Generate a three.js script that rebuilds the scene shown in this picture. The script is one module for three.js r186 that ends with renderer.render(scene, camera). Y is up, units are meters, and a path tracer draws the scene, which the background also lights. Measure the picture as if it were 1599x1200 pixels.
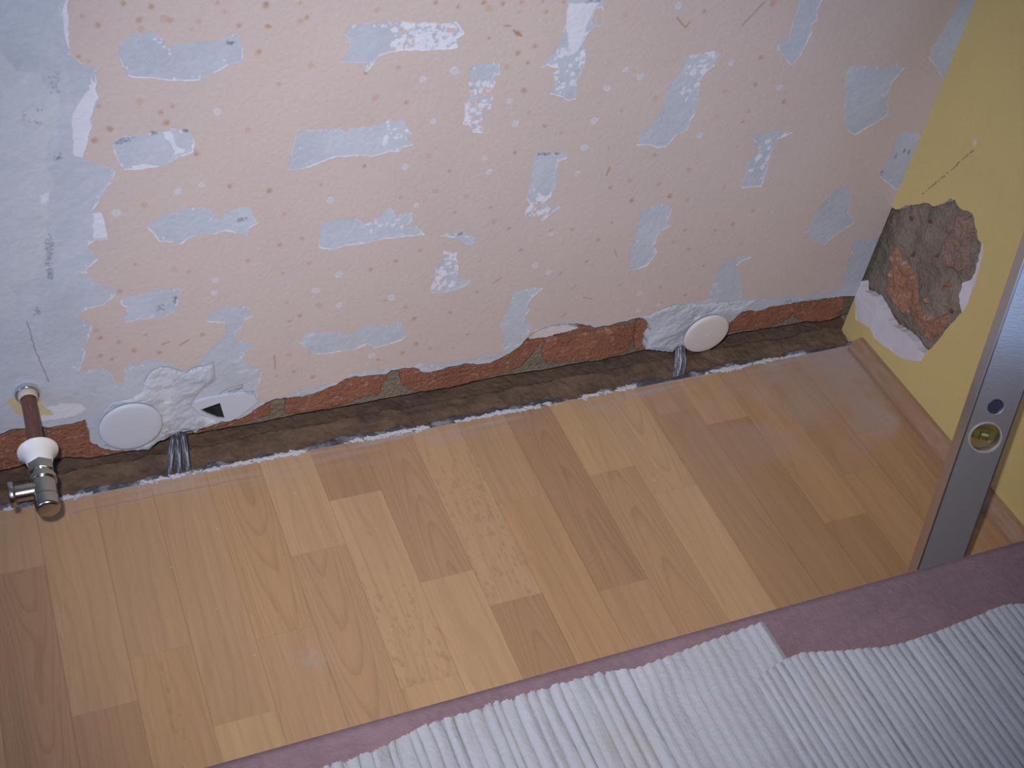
import * as THREE from 'three';
import { mergeGeometries, mergeVertices, toCreasedNormals } from 'three/addons/utils/BufferGeometryUtils.js';
import { RoundedBoxGeometry } from 'three/addons/geometries/RoundedBoxGeometry.js';
import { RectAreaLightUniformsLib } from 'three/addons/lights/RectAreaLightUniformsLib.js';

// Corner of a room: back wall on the plane z = 0, right wall on x = 0, laminate top at y = 0. Metres.
const scene = new THREE.Scene();
const camera = new THREE.PerspectiveCamera(33.98, 1599 / 1200, 0.05, 30);
camera.position.set(-1.1316, 1.1553, 1.0777);
camera.rotation.order = 'YXZ';
camera.rotation.set(-0.74866, -0.50328, 0.17422);

const renderer = new THREE.WebGLRenderer();
renderer.toneMapping = THREE.LinearToneMapping;
renderer.toneMappingExposure = 1.0;
renderer.shadowMap.enabled = true;
RectAreaLightUniformsLib.init();

// dull blue daylight through the window in the left wall
scene.background = new THREE.Color().setRGB(0.40, 0.62, 1.0);
const daylight = new THREE.RectAreaLight(new THREE.Color().setRGB(0.36, 0.54, 1.15), 2.3, 1.9, 1.3);
daylight.position.set(-3.47, 1.5, 1.5);
daylight.lookAt(0, 1.5, 1.5);
scene.add(daylight);
const daylight2 = new THREE.RectAreaLight(new THREE.Color().setRGB(0.40, 0.58, 1.15), 2.0, 0.8, 1.3);   // and through the smaller one behind the photographer
daylight2.position.set(-0.62, 1.5, 3.68);
daylight2.lookAt(-0.62, 1.5, 0);
scene.add(daylight2);
// the flash of the hand-held camera, just above and left of its lens
const flash = new THREE.SpotLight(new THREE.Color().setRGB(0.88, 0.845, 0.925), 6.1, 0, 0.60, 1, 2);
flash.position.set(-1.158, 1.185, 1.034);
flash.target.position.set(-0.532, 0, -0.012);
flash.castShadow = true; flash.shadow.mapSize.set(2048, 2048); flash.shadow.radius = 0.6; flash.shadow.bias = -0.0005;
scene.add(flash, flash.target);

// ---------------------------------------------------------------- helpers
let seed = 7;
const rnd = () => { seed = (seed + 0x6d2b79f5) | 0; let t = Math.imul(seed ^ (seed >>> 15), 1 | seed); t = (t + Math.imul(t ^ (t >>> 7), 61 | t)) ^ t; return ((t ^ (t >>> 14)) >>> 0) / 4294967296; };
const rr = (a, b) => a + (b - a) * rnd();
const hash = (x, y) => { let h = Math.imul(x, 374761393) + Math.imul(y, 668265263) | 0; h = Math.imul(h ^ (h >>> 13), 1274126177); return ((h ^ (h >>> 16)) >>> 0) / 4294967296; };
function vn(x, y) { const i = Math.floor(x), j = Math.floor(y); let u = x - i, v = y - j; u = u * u * (3 - 2 * u); v = v * v * (3 - 2 * v); const a = hash(i, j), b = hash(i + 1, j), c = hash(i, j + 1), d = hash(i + 1, j + 1); return a + (b - a) * u + (c - a) * v + (a - b - c + d) * u * v; }
function fbm(x, y, n = 4) { let s = 0, a = 0.5, t = 0; for (let k = 0; k < n; k++) { s += a * vn(x + k * 17.3, y - k * 9.1); t += a; a *= 0.5; x *= 2.03; y *= 2.03; } return s / t; }
const clamp = (v, a = 0, b = 1) => Math.min(b, Math.max(a, v));
const sstep = (a, b, x) => { const t = clamp((x - a) / (b - a)); return t * t * (3 - 2 * t); };
const lin = (r, g, b) => new THREE.Color().setRGB(r, g, b);
const enc = (v) => Math.round(255 * clamp(v <= 0.0031308 ? v * 12.92 : 1.055 * Math.pow(v, 1 / 2.4) - 0.055));
const css = (r, g, b, a = 1) => `rgba(${enc(r)},${enc(g)},${enc(b)},${a})`;
function inside(poly, x, y) { let c = false; for (let i = 0, j = poly.length - 1; i < poly.length; j = i++) { const [a, b] = poly[i], [d, e] = poly[j]; if (b > y !== e > y && x < ((d - a) * (y - b)) / (e - b) + a) c = !c; } return c; }
function edgeDist(poly, x, y) { let m = 1e9; for (let i = 0, j = poly.length - 1; i < poly.length; j = i++) { const [ax, ay] = poly[j], [bx, by] = poly[i], dx = bx - ax, dy = by - ay, t = clamp(((x - ax) * dx + (y - ay) * dy) / (dx * dx + dy * dy + 1e-12)); m = Math.min(m, Math.hypot(x - ax - t * dx, y - ay - t * dy)); } return m; }
// a torn outline: segments are broken into short steps with small sideways jumps; straight where keep() says so
function torn(poly, step = 3, amp = 0.7, keep = () => false, open = false) {
  const out = [];
  for (let i = 0; i < poly.length; i++) {
    const a = poly[i], b = poly[(i + 1) % poly.length], L = Math.hypot(b[0] - a[0], b[1] - a[1]);
    out.push(a);
    if (keep(a, b) || (open && i === poly.length - 1)) continue;
    const n = Math.min(40, Math.floor(L / step));
    for (let k = 1; k < n; k++) { const t = (k + rr(-0.3, 0.3)) / n, o = rr(-amp, amp) * Math.min(1, L / 8); out.push([a[0] + (b[0] - a[0]) * t - ((b[1] - a[1]) / L) * o, a[1] + (b[1] - a[1]) * t + ((b[0] - a[0]) / L) * o]); }
  }
  return out;
}
const mm = (poly) => poly.map(([x, y]) => new THREE.Vector2(x / 1000, y / 1000));
function plate(poly, holes, depth, bevel = 0) {      // polygon in mm -> slab, front face on z = 0, body behind it
  const s = new THREE.Shape(mm(poly));
  for (const h of holes || []) s.holes.push(new THREE.Path(mm(h)));
  const g = new THREE.ExtrudeGeometry(s, { depth: depth - bevel * 2, bevelEnabled: bevel > 0, bevelThickness: bevel, bevelSize: bevel, bevelOffset: -bevel, bevelSegments: 2, curveSegments: 24 });
  g.translate(0, 0, -depth + bevel);
  return g;
}
function planarUV(g, f) { const p = g.attributes.position, uv = new Float32Array(p.count * 2); for (let i = 0; i < p.count; i++) { const q = f(p.getX(i), p.getY(i), p.getZ(i)); uv[2 * i] = q[0]; uv[2 * i + 1] = q[1]; } g.setAttribute('uv', new THREE.BufferAttribute(uv, 2)); return g; }
const names = new Map();
const numbered = (n) => { const k = names.get(n) || 0; names.set(n, k + 1); return k ? `${n}_${String(k).padStart(3, '0')}` : n; };
function part(name, g, m, parent) { const o = new THREE.Mesh(g, m); o.name = name; o.castShadow = o.receiveShadow = true; parent.add(o); return o; }
function thing(name, label, category, group) { const o = new THREE.Group(); o.name = numbered(name); o.userData = { label, category }; if (group) o.userData.group = group; scene.add(o); return o; }
function struct(name, label, category) { const o = new THREE.Group(); o.name = name; o.userData = { kind: 'structure', label, category }; scene.add(o); return o; }
function boxAt(x0, x1, y0, y1, z0, z1) { const g = new THREE.BoxGeometry(x1 - x0, y1 - y0, z1 - z0); g.translate((x0 + x1) / 2, (y0 + y1) / 2, (z0 + z1) / 2); return g; }
function canvasTex(w, h, shade, draw) {              // shade(u, v) -> linear rgb, v up; draw(ctx) paints marks over it
  const c = document.createElement('canvas'); c.width = w; c.height = h;
  const x = c.getContext('2d'), im = x.createImageData(w, h), d = im.data;
  for (let j = 0, o = 0; j < h; j++) for (let i = 0; i < w; i++, o += 4) { const q = shade((i + 0.5) / w, 1 - (j + 0.5) / h); d[o] = enc(q[0]); d[o + 1] = enc(q[1]); d[o + 2] = enc(q[2]); d[o + 3] = 255; }
  x.putImageData(im, 0, 0);
  if (draw) draw(x);
  const t = new THREE.CanvasTexture(c); t.colorSpace = THREE.SRGBColorSpace; t.wrapS = t.wrapT = THREE.MirroredRepeatWrapping; t.magFilter = THREE.LinearFilter; t.anisotropy = 8;
  return t;
}
function bumpTex(n, f) { const d = new Uint8Array(n * n * 4); for (let j = 0, o = 0; j < n; j++) for (let i = 0; i < n; i++, o += 4) { const v = Math.round(255 * clamp(f(i / n, j / n))); d[o] = d[o + 1] = d[o + 2] = v; d[o + 3] = 255; } const t = new THREE.DataTexture(d, n, n); t.wrapS = t.wrapT = THREE.MirroredRepeatWrapping; t.magFilter = THREE.LinearFilter; t.needsUpdate = true; return t; }
const std = (o) => new THREE.MeshStandardMaterial(o);
// relief over a polygon (mm): a fine grid whose height (m, toward +z) comes from f(x, y, d); d = distance to the outline in mm
function relief(poly, step, f, uvf, rag = 0) {
  let x0 = 1e9, x1 = -1e9, y0 = 1e9, y1 = -1e9;
  for (const [x, y] of poly) { x0 = Math.min(x0, x); x1 = Math.max(x1, x); y0 = Math.min(y0, y); y1 = Math.max(y1, y); }
  const nx = Math.ceil((x1 - x0) / step), ny = Math.ceil((y1 - y0) / step), pos = [], uv = [], idx = [], id = new Map();
  const V = (i, j) => { const k = j * (nx + 1) + i; if (!id.has(k)) { const x = x0 + i * step + (hash(i, j) - 0.5) * step * 0.5, y = y0 + j * step + (hash(j, i + 99) - 0.5) * step * 0.5; id.set(k, pos.length / 3); pos.push(x / 1000, y / 1000, f(x, y, inside(poly, x, y) ? edgeDist(poly, x, y) : 0)); uv.push(...uvf(x / 1000, y / 1000)); } return id.get(k); };
  for (let j = 0; j < ny; j++) for (let i = 0; i < nx; i++) { const cx = x0 + (i + 0.5) * step, cy = y0 + (j + 0.5) * step; if (!inside(poly, cx, cy) || (rag && edgeDist(poly, cx, cy) < rag * hash(i * 3, j * 5))) continue; const a = V(i, j), b = V(i + 1, j), c = V(i + 1, j + 1), d = V(i, j + 1); idx.push(a, b, c, a, c, d); }
  const g = new THREE.BufferGeometry(); g.setAttribute('position', new THREE.Float32BufferAttribute(pos, 3)); g.setAttribute('uv', new THREE.Float32BufferAttribute(uv, 2)); g.setIndex(idx); g.computeVertexNormals();
  return g;
}

// ---------------------------------------------------------------- measured outlines, millimetres on the walls (x, y), on the right wall (z, y), on tops (x, z)
const D = {
  paper: [[-1041.5,598.7],[-1043.7,590.9],[-1043.4,581.2],[-1045.3,569.9],[-1045.6,553.3],[-1045.6,546.6],[-1036.5,535.6],[-1023.8,529.3],[-1025.9,522.5],[-1026,513.7],[-1027.4,506.8],[-1025.1,499.4],[-1030.6,489.2],[-1035.8,475.1],[-1033.3,469.3],[-1038,460.5],[-1041.6,447.8],[-1046,435],[-1036.3,429.9],[-1027.4,423.9],[-1016.8,416.6],[-1022.7,404.5],[-1031.1,391.2],[-1036,381.7],[-1042.5,373.4],[-1035.6,369.3],[-1032.3,360.5],[-1032.2,343.6],[-1032.1,335],[-1045.4,335],[-1052.5,329.8],[-1047,318],[-1043.5,310.8],[-1049.9,305.3],[-1056.3,299.8],[-1054.7,290.6],[-1048.9,280.5],[-1037.6,272.8],[-1029.4,267.8],[-1030,261],[-1039.3,253.4],[-1045,248.7],[-1058.8,247.9],[-1067.8,243.8],[-1071.1,237.4],[-1064.1,230],[-1058.6,224.1],[-1060.3,214.9],[-1065.2,201.3],[-1071.1,195.2],[-1068.2,188.4],[-1071.9,177.9],[-1077.2,161.5],[-1069.3,159.6],[-1062,160.5],[-1054.8,161.4],[-1048.1,154.8],[-1043.4,145.9],[-1040.9,132.3],[-1034.4,133.4],[-1031.7,143.2],[-1028.9,155.5],[-1023.8,162.1],[-1018.8,155.8],[-1013.2,157.1],[-1009.1,162.6],[-992.6,160.2],[-985.5,153.5],[-972.8,145.4],[-963.9,132.8],[-956,138.9],[-948.1,143.7],[-944,150.7],[-924.1,171],[-916.2,179.6],[-915.7,197.3],[-937.1,204.2],[-937.9,208.1],[-930,218.8],[-916.9,221.2],[-896.2,219.6],[-889.6,214.6],[-884,202.2],[-894.6,198],[-896.7,188.3],[-905.6,180],[-903.9,169.3],[-882.6,159.5],[-888.6,151.6],[-895.6,146.5],[-897.7,139],[-891.9,128.3],[-874.1,116.1],[-876.3,98.7],[-881.9,88.6],[-879.8,65.1],[-872.3,63.3],[-862.5,66.3],[-846.6,65.2],[-834.7,69.1],[-830.8,75],[-810.7,70.1],[-790.6,76.3],[-774.2,73.8],[-768.4,83.3],[-752.1,85],[-725,82],[-712.5,82.7],[-691.3,81.2],[-680.8,79.6],[-676.7,82.8],[-656.8,75.2],[-635.1,74.8],[-599.7,72.4],[-589.2,77.1],[-564.1,72.9],[-557.9,77.2],[-564.5,89.8],[-561.7,105.7],[-570.4,121.1],[-566.5,141.7],[-560.5,161.6],[-560.1,174.4],[-545.4,178.1],[-532.6,179.6],[-517.7,175.5],[-524.2,167.7],[-532,161.3],[-536.8,149.1],[-530.3,142.5],[-536.7,133.1],[-537.3,122.4],[-522.2,111.1],[-529.4,98.9],[-531.7,91.6],[-523,101.4],[-514.9,107.4],[-494.8,110.2],[-462.2,107.7],[-442.3,100.8],[-424.6,94.4],[-409.4,89.9],[-393.4,93.7],[-377.4,97.5],[-368,97.5],[-350.8,96.9],[-332.9,104.1],[-309.6,109.4],[-296.2,105.4],[-281.2,105.3],[-262.6,106.3],[-262.8,121],[-261.5,134.7],[-261.1,151.2],[-257.2,164.2],[-249.6,172.3],[-238.5,177.2],[-220.1,174],[-210.2,170.1],[-225.5,166.8],[-230.9,159.6],[-222.7,144.3],[-212.6,122.9],[-205.2,99.2],[-161.3,90.8],[-131.1,88],[-88.9,82.9],[-47.6,82.5],[-34.4,86.4],[-36.4,111.2],[-42.6,137.5],[-37.6,146.6],[-47.9,158.2],[-40,171.5],[-20.2,169.5],[0,171.4],[0,250.2],[-11.4,254.1],[-23.8,264.1],[-43,277.5],[-47.5,288.8],[-38.8,300.9],[-38.4,316.6],[-39.1,334.7],[-33.9,348.1],[-20.8,342.8],[-12.8,343.1],[0,337.7],[0,419.6],[-22.3,438.6],[-39.7,454.1],[-40,472.5],[-34,487.9],[-29.6,512],[-26.1,529.3],[-25.3,546.5],[0,560],[0,2450],[-1030,2450]],
  holes: [[[-1003.1,552.3],[-997.5,557.7],[-988,563.7],[-982.2,561.6],[-973,565],[-968,559.6],[-962.3,553.1],[-960.6,544.4],[-957.4,546.7],[-949.5,548.6],[-930.9,549.7],[-912.1,549.9],[-902.5,552.6],[-896.1,555.5],[-892.2,550],[-889.3,538.3],[-889.5,527.6],[-895.2,523.6],[-903.3,522.6],[-909.8,518.7],[-918,514.9],[-931,508.9],[-939,508.8],[-961,510.9],[-976.3,515.1],[-991.6,517.1],[-997.5,519.8],[-1001.3,528.9],[-1003.3,537.8]],[[-1017,448.6],[-1012.1,453.7],[-1002.5,456.3],[-996.1,457.5],[-986.8,453.5],[-980.1,458.5],[-970.6,456.4],[-962.4,458.3],[-951.1,457],[-944.7,456.2],[-940.3,445.1],[-939.2,439.1],[-941,428.5],[-952.8,425.1],[-964.6,419.6],[-976.3,416.2],[-991.1,415.1],[-1008.9,416.1],[-1014.4,427.1],[-1017.2,441]],[[-790.5,546.2],[-784.1,554.7],[-775.6,555.8],[-760.3,556.4],[-744.8,556.7],[-741,551.3],[-734.3,556.3],[-714.6,551.1],[-706,553.2],[-689.5,549.2],[-673.5,550.8],[-668.2,543.9],[-662.8,536],[-671.4,531],[-667.6,520.3],[-686.8,520],[-701.3,520.3],[-723.1,522.2],[-740.8,521.9],[-752.9,518.2],[-759.4,508.5],[-765.2,501.4],[-768,503.6],[-764.1,512.7],[-777.2,512.9],[-794.5,513.9],[-786.3,524],[-783.5,539.3]],[[-845.6,393.8],[-842.2,411],[-838.8,424.9],[-837.1,436.8],[-827.5,440.7],[-808.1,439.4],[-790.2,440.4],[-784.6,433.6],[-779.3,438.1],[-750.2,437.8],[-738.5,443.6],[-730.1,441.6],[-722.7,441.8],[-716.3,430.8],[-709.9,421.7],[-717.6,422.6],[-715.2,416.1],[-705.1,408.1],[-720.2,407.2],[-723.6,401.2],[-735.1,403.7],[-753.6,399.3],[-774.2,403.4],[-794.4,403.9],[-807.1,400.2],[-825,394.2]],[[-652.7,480.9],[-652.9,496.8],[-645.9,501],[-634.4,500],[-621.2,500.7],[-616.5,486.4],[-626.5,482.4],[-620.9,475.8],[-624.7,468.1],[-621.7,459.6],[-622.6,443.2],[-631.7,446.2],[-631.2,433.7],[-627.9,414.2],[-639.9,415.6],[-646.1,426.9],[-654,427.8],[-652.2,438.1],[-655.1,465.1],[-649.3,472.6]],[[-550.7,580],[-513.6,577.6],[-510.6,562.4],[-505.9,548.7],[-511.1,554.8],[-518.5,552.5],[-519.5,542],[-515.1,534.9],[-504.7,532.7],[-516.4,531.1],[-522.8,522.8],[-524.3,515],[-519.7,500.7],[-518,486.4],[-521.9,474.4],[-524.9,468.5],[-520.7,445],[-530.8,443.9],[-540.1,450.2],[-556.1,455],[-550.6,464.8],[-552,473.2],[-554.4,481.6],[-549,485.1],[-562.8,490.5],[-573.1,487],[-565.5,494.7],[-559.1,504.1],[-555.8,513.7],[-551.2,527],[-549.6,540.4],[-551.9,565.2]],[[-430.5,373.8],[-429.3,388.5],[-415.7,401.7],[-407.8,415.5],[-407.1,430.9],[-406.3,446.1],[-400.6,458.5],[-393.3,472.8],[-392.7,487.5],[-371.3,488.8],[-358.7,490.8],[-347.4,486.1],[-352.9,477.6],[-350.2,472],[-360.4,464.4],[-365.1,452.9],[-362,432.9],[-360,408],[-364.6,399.4],[-364.8,386.7],[-378.6,382.5],[-389.4,366.4],[-400.8,366.6],[-410.9,371.4]],[[-266.8,363.3],[-264,370.2],[-243,372.5],[-208.3,366],[-230.2,357.7],[-231.3,345.6],[-233.2,336],[-231.1,305.6],[-231.4,287.7],[-261.9,289.4],[-261.7,309.7],[-262.8,329.9],[-257.3,344],[-259.9,356.5]],[[-560,375.1],[-557.7,380.4],[-542.7,378.6],[-518.8,374.4],[-518.6,367.6],[-527.8,365.3],[-530,352.9],[-526.9,333.8],[-530,320],[-530.4,315.7],[-538.1,309.7],[-531.1,300.2],[-519.4,302.1],[-515.4,297.8],[-525.4,292],[-535.6,280],[-539.5,284.3],[-536.4,292.4],[-548,289.8],[-560.4,292.4],[-560.7,302.2],[-556.1,307.5],[-562,317.9],[-560.8,332],[-560.1,348.2],[-560.4,364.3]],[[-399.3,181.5],[-400.4,198.1],[-404.1,209.6],[-402.7,230.6],[-403.1,249],[-402.9,274.7],[-394.4,278.5],[-387.6,280],[-374.5,284.4],[-366.2,279.4],[-357.2,271.7],[-358.6,257.7],[-361.3,254.2],[-353.1,245.1],[-365,239.1],[-369,230.4],[-368.9,219.8],[-373.3,217.8],[-363.4,206.7],[-366.8,195],[-373.2,185.1],[-384.7,181.7]],[[-159,446.6],[-157.4,452.2],[-134.8,451.2],[-121,447.7],[-118.6,454.3],[-110.9,444.4],[-97.5,445.5],[-87.2,451.5],[-82.1,445.2],[-71,443.1],[-78.3,429.7],[-82.3,420.7],[-82.9,406.5],[-69.2,375.9],[-87.7,363.1],[-111.2,349.7],[-126.8,360.2],[-143,393.6],[-146.5,413],[-158,437.4]],[[-264.4,561.7],[-227.5,559.3],[-228.6,543.1],[-231.1,530.9],[-227.4,520.2],[-232.7,512.2],[-228.5,503.3],[-232,486.4],[-234.7,473.6],[-243.6,461.6],[-254.9,471],[-266.8,482.9],[-270,492.8],[-259.6,499.4],[-260.8,520.6],[-258.8,534.9]],[[-137.1,198],[-132.2,210.1],[-128.2,237.1],[-120,251.7],[-109.5,265.9],[-93.8,271.5],[-81.5,259.7],[-78.8,243.4],[-72.9,221.8],[-55.1,205],[-66.1,197.3],[-77.1,189.6],[-89.7,179.6],[-93.4,170.6],[-108.3,180.3],[-117.1,179.4],[-128.8,200.2]],[[-992,343.6],[-983.7,353],[-973.3,357.8],[-959.5,361],[-942.3,362.7],[-932,359],[-925.2,356.9],[-922.1,345.7],[-918.6,343],[-911.4,349.4],[-898.9,355.1],[-887.3,355.6],[-883,348.4],[-881.3,339.4],[-876.9,331],[-886.9,325.9],[-888.9,315],[-901.4,321.5],[-912,326.5],[-924.5,324.1],[-942.1,325.8],[-951,322.9],[-959.2,316.5],[-966.8,321],[-981.4,323.4],[-985.8,334]],[[-1026.3,253.2],[-1021.7,257],[-1007.7,256.7],[-988,260],[-986,263.1],[-975.6,258.9],[-964.8,260.4],[-961.6,252.7],[-965.8,241.6],[-968.1,232.4],[-965.5,229.5],[-977.8,222.2],[-990.6,219.9],[-1004.9,221.6],[-1028.1,220.8],[-1022.7,233.6],[-1019.5,240.1],[-1025.3,244.8]],[[-808.9,286.4],[-810.2,298.3],[-807.7,316.3],[-805,321.6],[-789.9,322.7],[-766.8,320.2],[-758.7,312.1],[-743.4,317.8],[-739,326.3],[-730.4,329.6],[-723.1,322.8],[-720.5,314.3],[-714,320.2],[-700.9,318.3],[-701.2,309],[-706.7,301.6],[-696.5,300],[-684,284.2],[-705.5,286],[-719.6,285.9],[-733.7,287],[-757.3,283.7],[-776.9,284.6],[-796.3,281.5]],[[-669,194.4],[-670.4,210.3],[-667,220],[-668.1,232.9],[-658.6,243.8],[-659.9,257.8],[-651.2,253.8],[-641.6,253.4],[-641.6,243.4],[-637,230],[-638.6,213.5],[-630.4,208.2],[-619.6,208.8],[-619.8,201],[-632.3,195.4],[-649.4,192.1]],[[-666.2,279.6],[-660.2,282.3],[-640.2,280.3],[-638.9,287.3],[-632.5,276.6],[-620.1,269.7],[-623,257.8],[-634.4,264.6],[-646.9,274]],[[-832.2,149.5],[-823.3,162.2],[-809.1,163.2],[-782.3,157.6],[-773.8,150.4],[-761.3,151.8],[-749.2,161.4],[-738.7,160.6],[-721.4,154.3],[-711.1,158.9],[-704.4,154.9],[-693.2,134.9],[-700.2,126.7],[-715.1,122.9],[-736.5,120.6],[-745.5,129.5],[-758,123.9],[-779.1,124.4],[-795.8,124],[-814.5,128.1],[-820.9,139]]],
  plasterEdge: [[-1181.3,82],[-1170.8,85.1],[-1160.1,89.2],[-1148.4,87.9],[-1131.5,86.8],[-1120,82],[-1095.7,81.4],[-1079.5,85],[-1077.2,68.6],[-1077,47.1],[-1064.8,32.9],[-1054.4,25.9],[-1025.4,17.9],[-1014.3,16.2],[-1003.3,27.1],[-990.9,29.3],[-979.1,37.2],[-960.2,34.9],[-956.6,29.8],[-950.5,37.9],[-943,35.9],[-933.3,38.9],[-923.5,41.9],[-913.7,43.5],[-904.1,39.7],[-892.2,44.9],[-878.3,55.2],[-870.4,60.1],[-856.6,63.5],[-834.6,60.9],[-824.6,58.4],[-810.5,60.5],[-796.4,65.3],[-782.2,68.8],[-770.2,76.9],[-762.1,77.8],[-741.3,75.7],[-718.1,71.6],[-712.2,77.2],[-693.2,77.5],[-678.1,73.4],[-668.8,64.3],[-657.8,61.8],[-644.9,63],[-632,65.7],[-607.8,65.8],[-589.4,60.2],[-575.8,58.6],[-558.7,66.1],[-546.1,73.2],[-533.9,83.2],[-528.3,91.7],[-520.5,99.8],[-505.6,106.3],[-482.9,107.2],[-459.2,103.7],[-426.1,89.9],[-390.9,92],[-364.8,94.3],[-351.1,87.3],[-343.2,74.2],[-339.1,61.7],[-342.8,50.8],[-339.5,30.8],[-321.9,25.5],[-294.3,16.4],[-288.9,25.8],[-270.2,23.3],[-221,24.8],[-215.1,50.8],[-204.8,60.6],[-197.4,70.9],[-184.3,71.3],[-169.8,66.9],[-152.4,70.9],[-125.3,70],[-106.6,70.9],[-84.3,69.5],[-56.4,68.7],[-19.1,66.1]],
  bricks: [[[-1187.5,56.5],[-1172.5,65.6],[-1144,73.7],[-1128.1,69.4],[-1130.3,40.7],[-1132.2,20.8],[-1162.1,15.6],[-1179.7,15.2],[-1193.6,15.1]],[[-1120.9,78.1],[-1066.3,77.1],[-1009.7,29.8],[-1011.2,7.9],[-1024.5,6.8],[-1054.4,8],[-1078.4,8.3],[-1099.6,15.2],[-1113.3,21.8],[-1126.5,31]],[[-954.3,37.3],[-909.5,42.4],[-875.9,53.3],[-861.6,56.6],[-861.7,26],[-880.2,21.4],[-902.2,17.3],[-935.7,17.9],[-955.3,15.2]],[[-843.4,59.1],[-799.6,62.3],[-758.9,74.7],[-708.6,72.8],[-711,59.4],[-717.6,45.5],[-720.8,27.8],[-744.3,28.7],[-756.8,24.6],[-769.3,20.6],[-798.6,19.3],[-819.3,18.9],[-843.3,23.3]],[[-697.5,63.2],[-691.8,73],[-630.5,64.7],[-563.5,63.9],[-526.4,75.6],[-496.1,73.4],[-503.6,62.2],[-514.9,44.5],[-524.5,30.7],[-544.8,26],[-576.5,21.6],[-603.3,17.7],[-625.7,15.7],[-648,16.2],[-663.7,18.2],[-679.7,26.4],[-691.5,39.3]],[[-494,60.1],[-493,68.4],[-472.4,71.2],[-426.9,68.7],[-391.3,71.3],[-361.9,71],[-359,63.1],[-358.8,33.7],[-363.3,19.7],[-390,16.6],[-427.3,19],[-474.4,26.7],[-489.7,33],[-495,51.7]],[[-358.6,77.5],[-343.8,77.4],[-334.6,61],[-331,48.5],[-336.2,43.7],[-330.8,36.6],[-330,27.4],[-335.8,19.7],[-347.7,22.3],[-353.8,38.5],[-356.6,56.8]],[[-241.3,32.6],[-209.4,50.1],[-171.8,66.4],[-99.6,64.3],[-94.3,48.2],[-95.7,31.6],[-114.5,21.6],[-144,19.3],[-171.9,22.1],[-204.7,24.3],[-228.4,23.8]],[[-96.5,60.7],[-62.6,64.7],[-10.7,60.9],[-2.7,39.4],[-2,14.3],[-15.1,10.6],[-32.1,10.3],[-62.3,15.6],[-80.9,24.9],[-92.8,38.1]],[[-494.6,78.7],[-479,82.5],[-456,84.7],[-432.1,83.5],[-416.9,78.6],[-428.2,75.3],[-450,77.8],[-473.4,77.1]]],
  underCoat: [[-521.5,85.1],[-510.9,98.2],[-488.3,100.4],[-467,97.4],[-451.7,90.1],[-462.8,86.8],[-481.3,85.8],[-499.4,83.2]],
  fillL: [[-1010.6,128.9],[-1003,142.2],[-992,148.1],[-982.8,145.1],[-971.1,136.7],[-963.1,132.6],[-953.3,137.4],[-942.3,137.7],[-930.5,137],[-930.1,109.9],[-942.2,103],[-954.2,86.2],[-958.7,79.4],[-954.9,68.4],[-944.1,55.5],[-921.4,44.5],[-927.4,36.7],[-939,37.7],[-947.8,33.8],[-958,32.3],[-969.2,37.3],[-982.2,32.5],[-1001.1,25.1],[-1013.1,14.8],[-1039.2,22],[-1065.4,36.5],[-1068.3,63.6],[-1064.9,78.6],[-1058.8,94.6],[-1047.1,106.2],[-1028.5,105.5],[-1014.5,112.7]],
  fillR: [[-367.7,96.3],[-350.6,95.7],[-332.8,103.5],[-309.5,108.8],[-296,104.8],[-259.8,100.6],[-204.2,94.1],[-160.3,87.7],[-182.5,82.7],[-192.5,72.3],[-202.5,61.6],[-214.2,52.1],[-221.5,26.5],[-270.2,23.3],[-288.9,25.8],[-294.3,16.4],[-321.9,25.5],[-338.2,30.5],[-342.8,50.8],[-339.2,58.8],[-343.2,74.2],[-351.1,87.3]],
  boxPlate: [[-958.8,80.4],[-955.8,84.6],[-940.2,87.7],[-928.9,86.9],[-916.1,87.8],[-896.1,84.9],[-884.6,78.1],[-881,68.1],[-890.7,59.3],[-902.6,48.9],[-914.4,43.1],[-920.5,43.4],[-930.2,47.6],[-942.8,58.2],[-953.6,70.7]],
  boxHole: [[-950.5,71.3],[-926.4,76.9],[-921.2,47.7],[-928.7,50.7],[-941.2,61.2]],
  discL: [-1030.8,66.7],
  discR: [-252.7,49],
  yellowStain: [[-1160.9,136.9],[-1124,133.8],[-1120.4,119],[-1111.7,100.5],[-1147.4,108.7],[-1151.9,114.9]],
  rHole: [[4.7,221.8],[16,229.9],[22.2,240.5],[38.9,253.5],[52.3,265.4],[59.9,269.6],[69,271.2],[76.2,281.1],[84.4,289.3],[88.7,298.1],[96.4,301.2],[104.9,297.9],[114,298.5],[121.1,302.4],[130.6,304.6],[137.3,301.3],[146,292.4],[149.6,291.6],[156.6,282.7],[162.8,282.7],[167.8,272.2],[168.7,263.4],[171.7,261],[170.6,255.3],[173.6,247.9],[174.4,234],[169.1,224.8],[163.1,216.3],[166.7,207.9],[167.6,198.6],[177,188.6],[183.8,182.7],[176.6,159.9],[169.6,127.5],[163.7,103.4],[158.9,88.2],[146.5,85.5],[123.8,87.7],[106.9,85.6],[86,77.5],[69.4,80.2],[50.5,86.7],[37.3,89.8],[20.4,85.8],[9.2,78.1],[0.1,90.4]],
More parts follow.
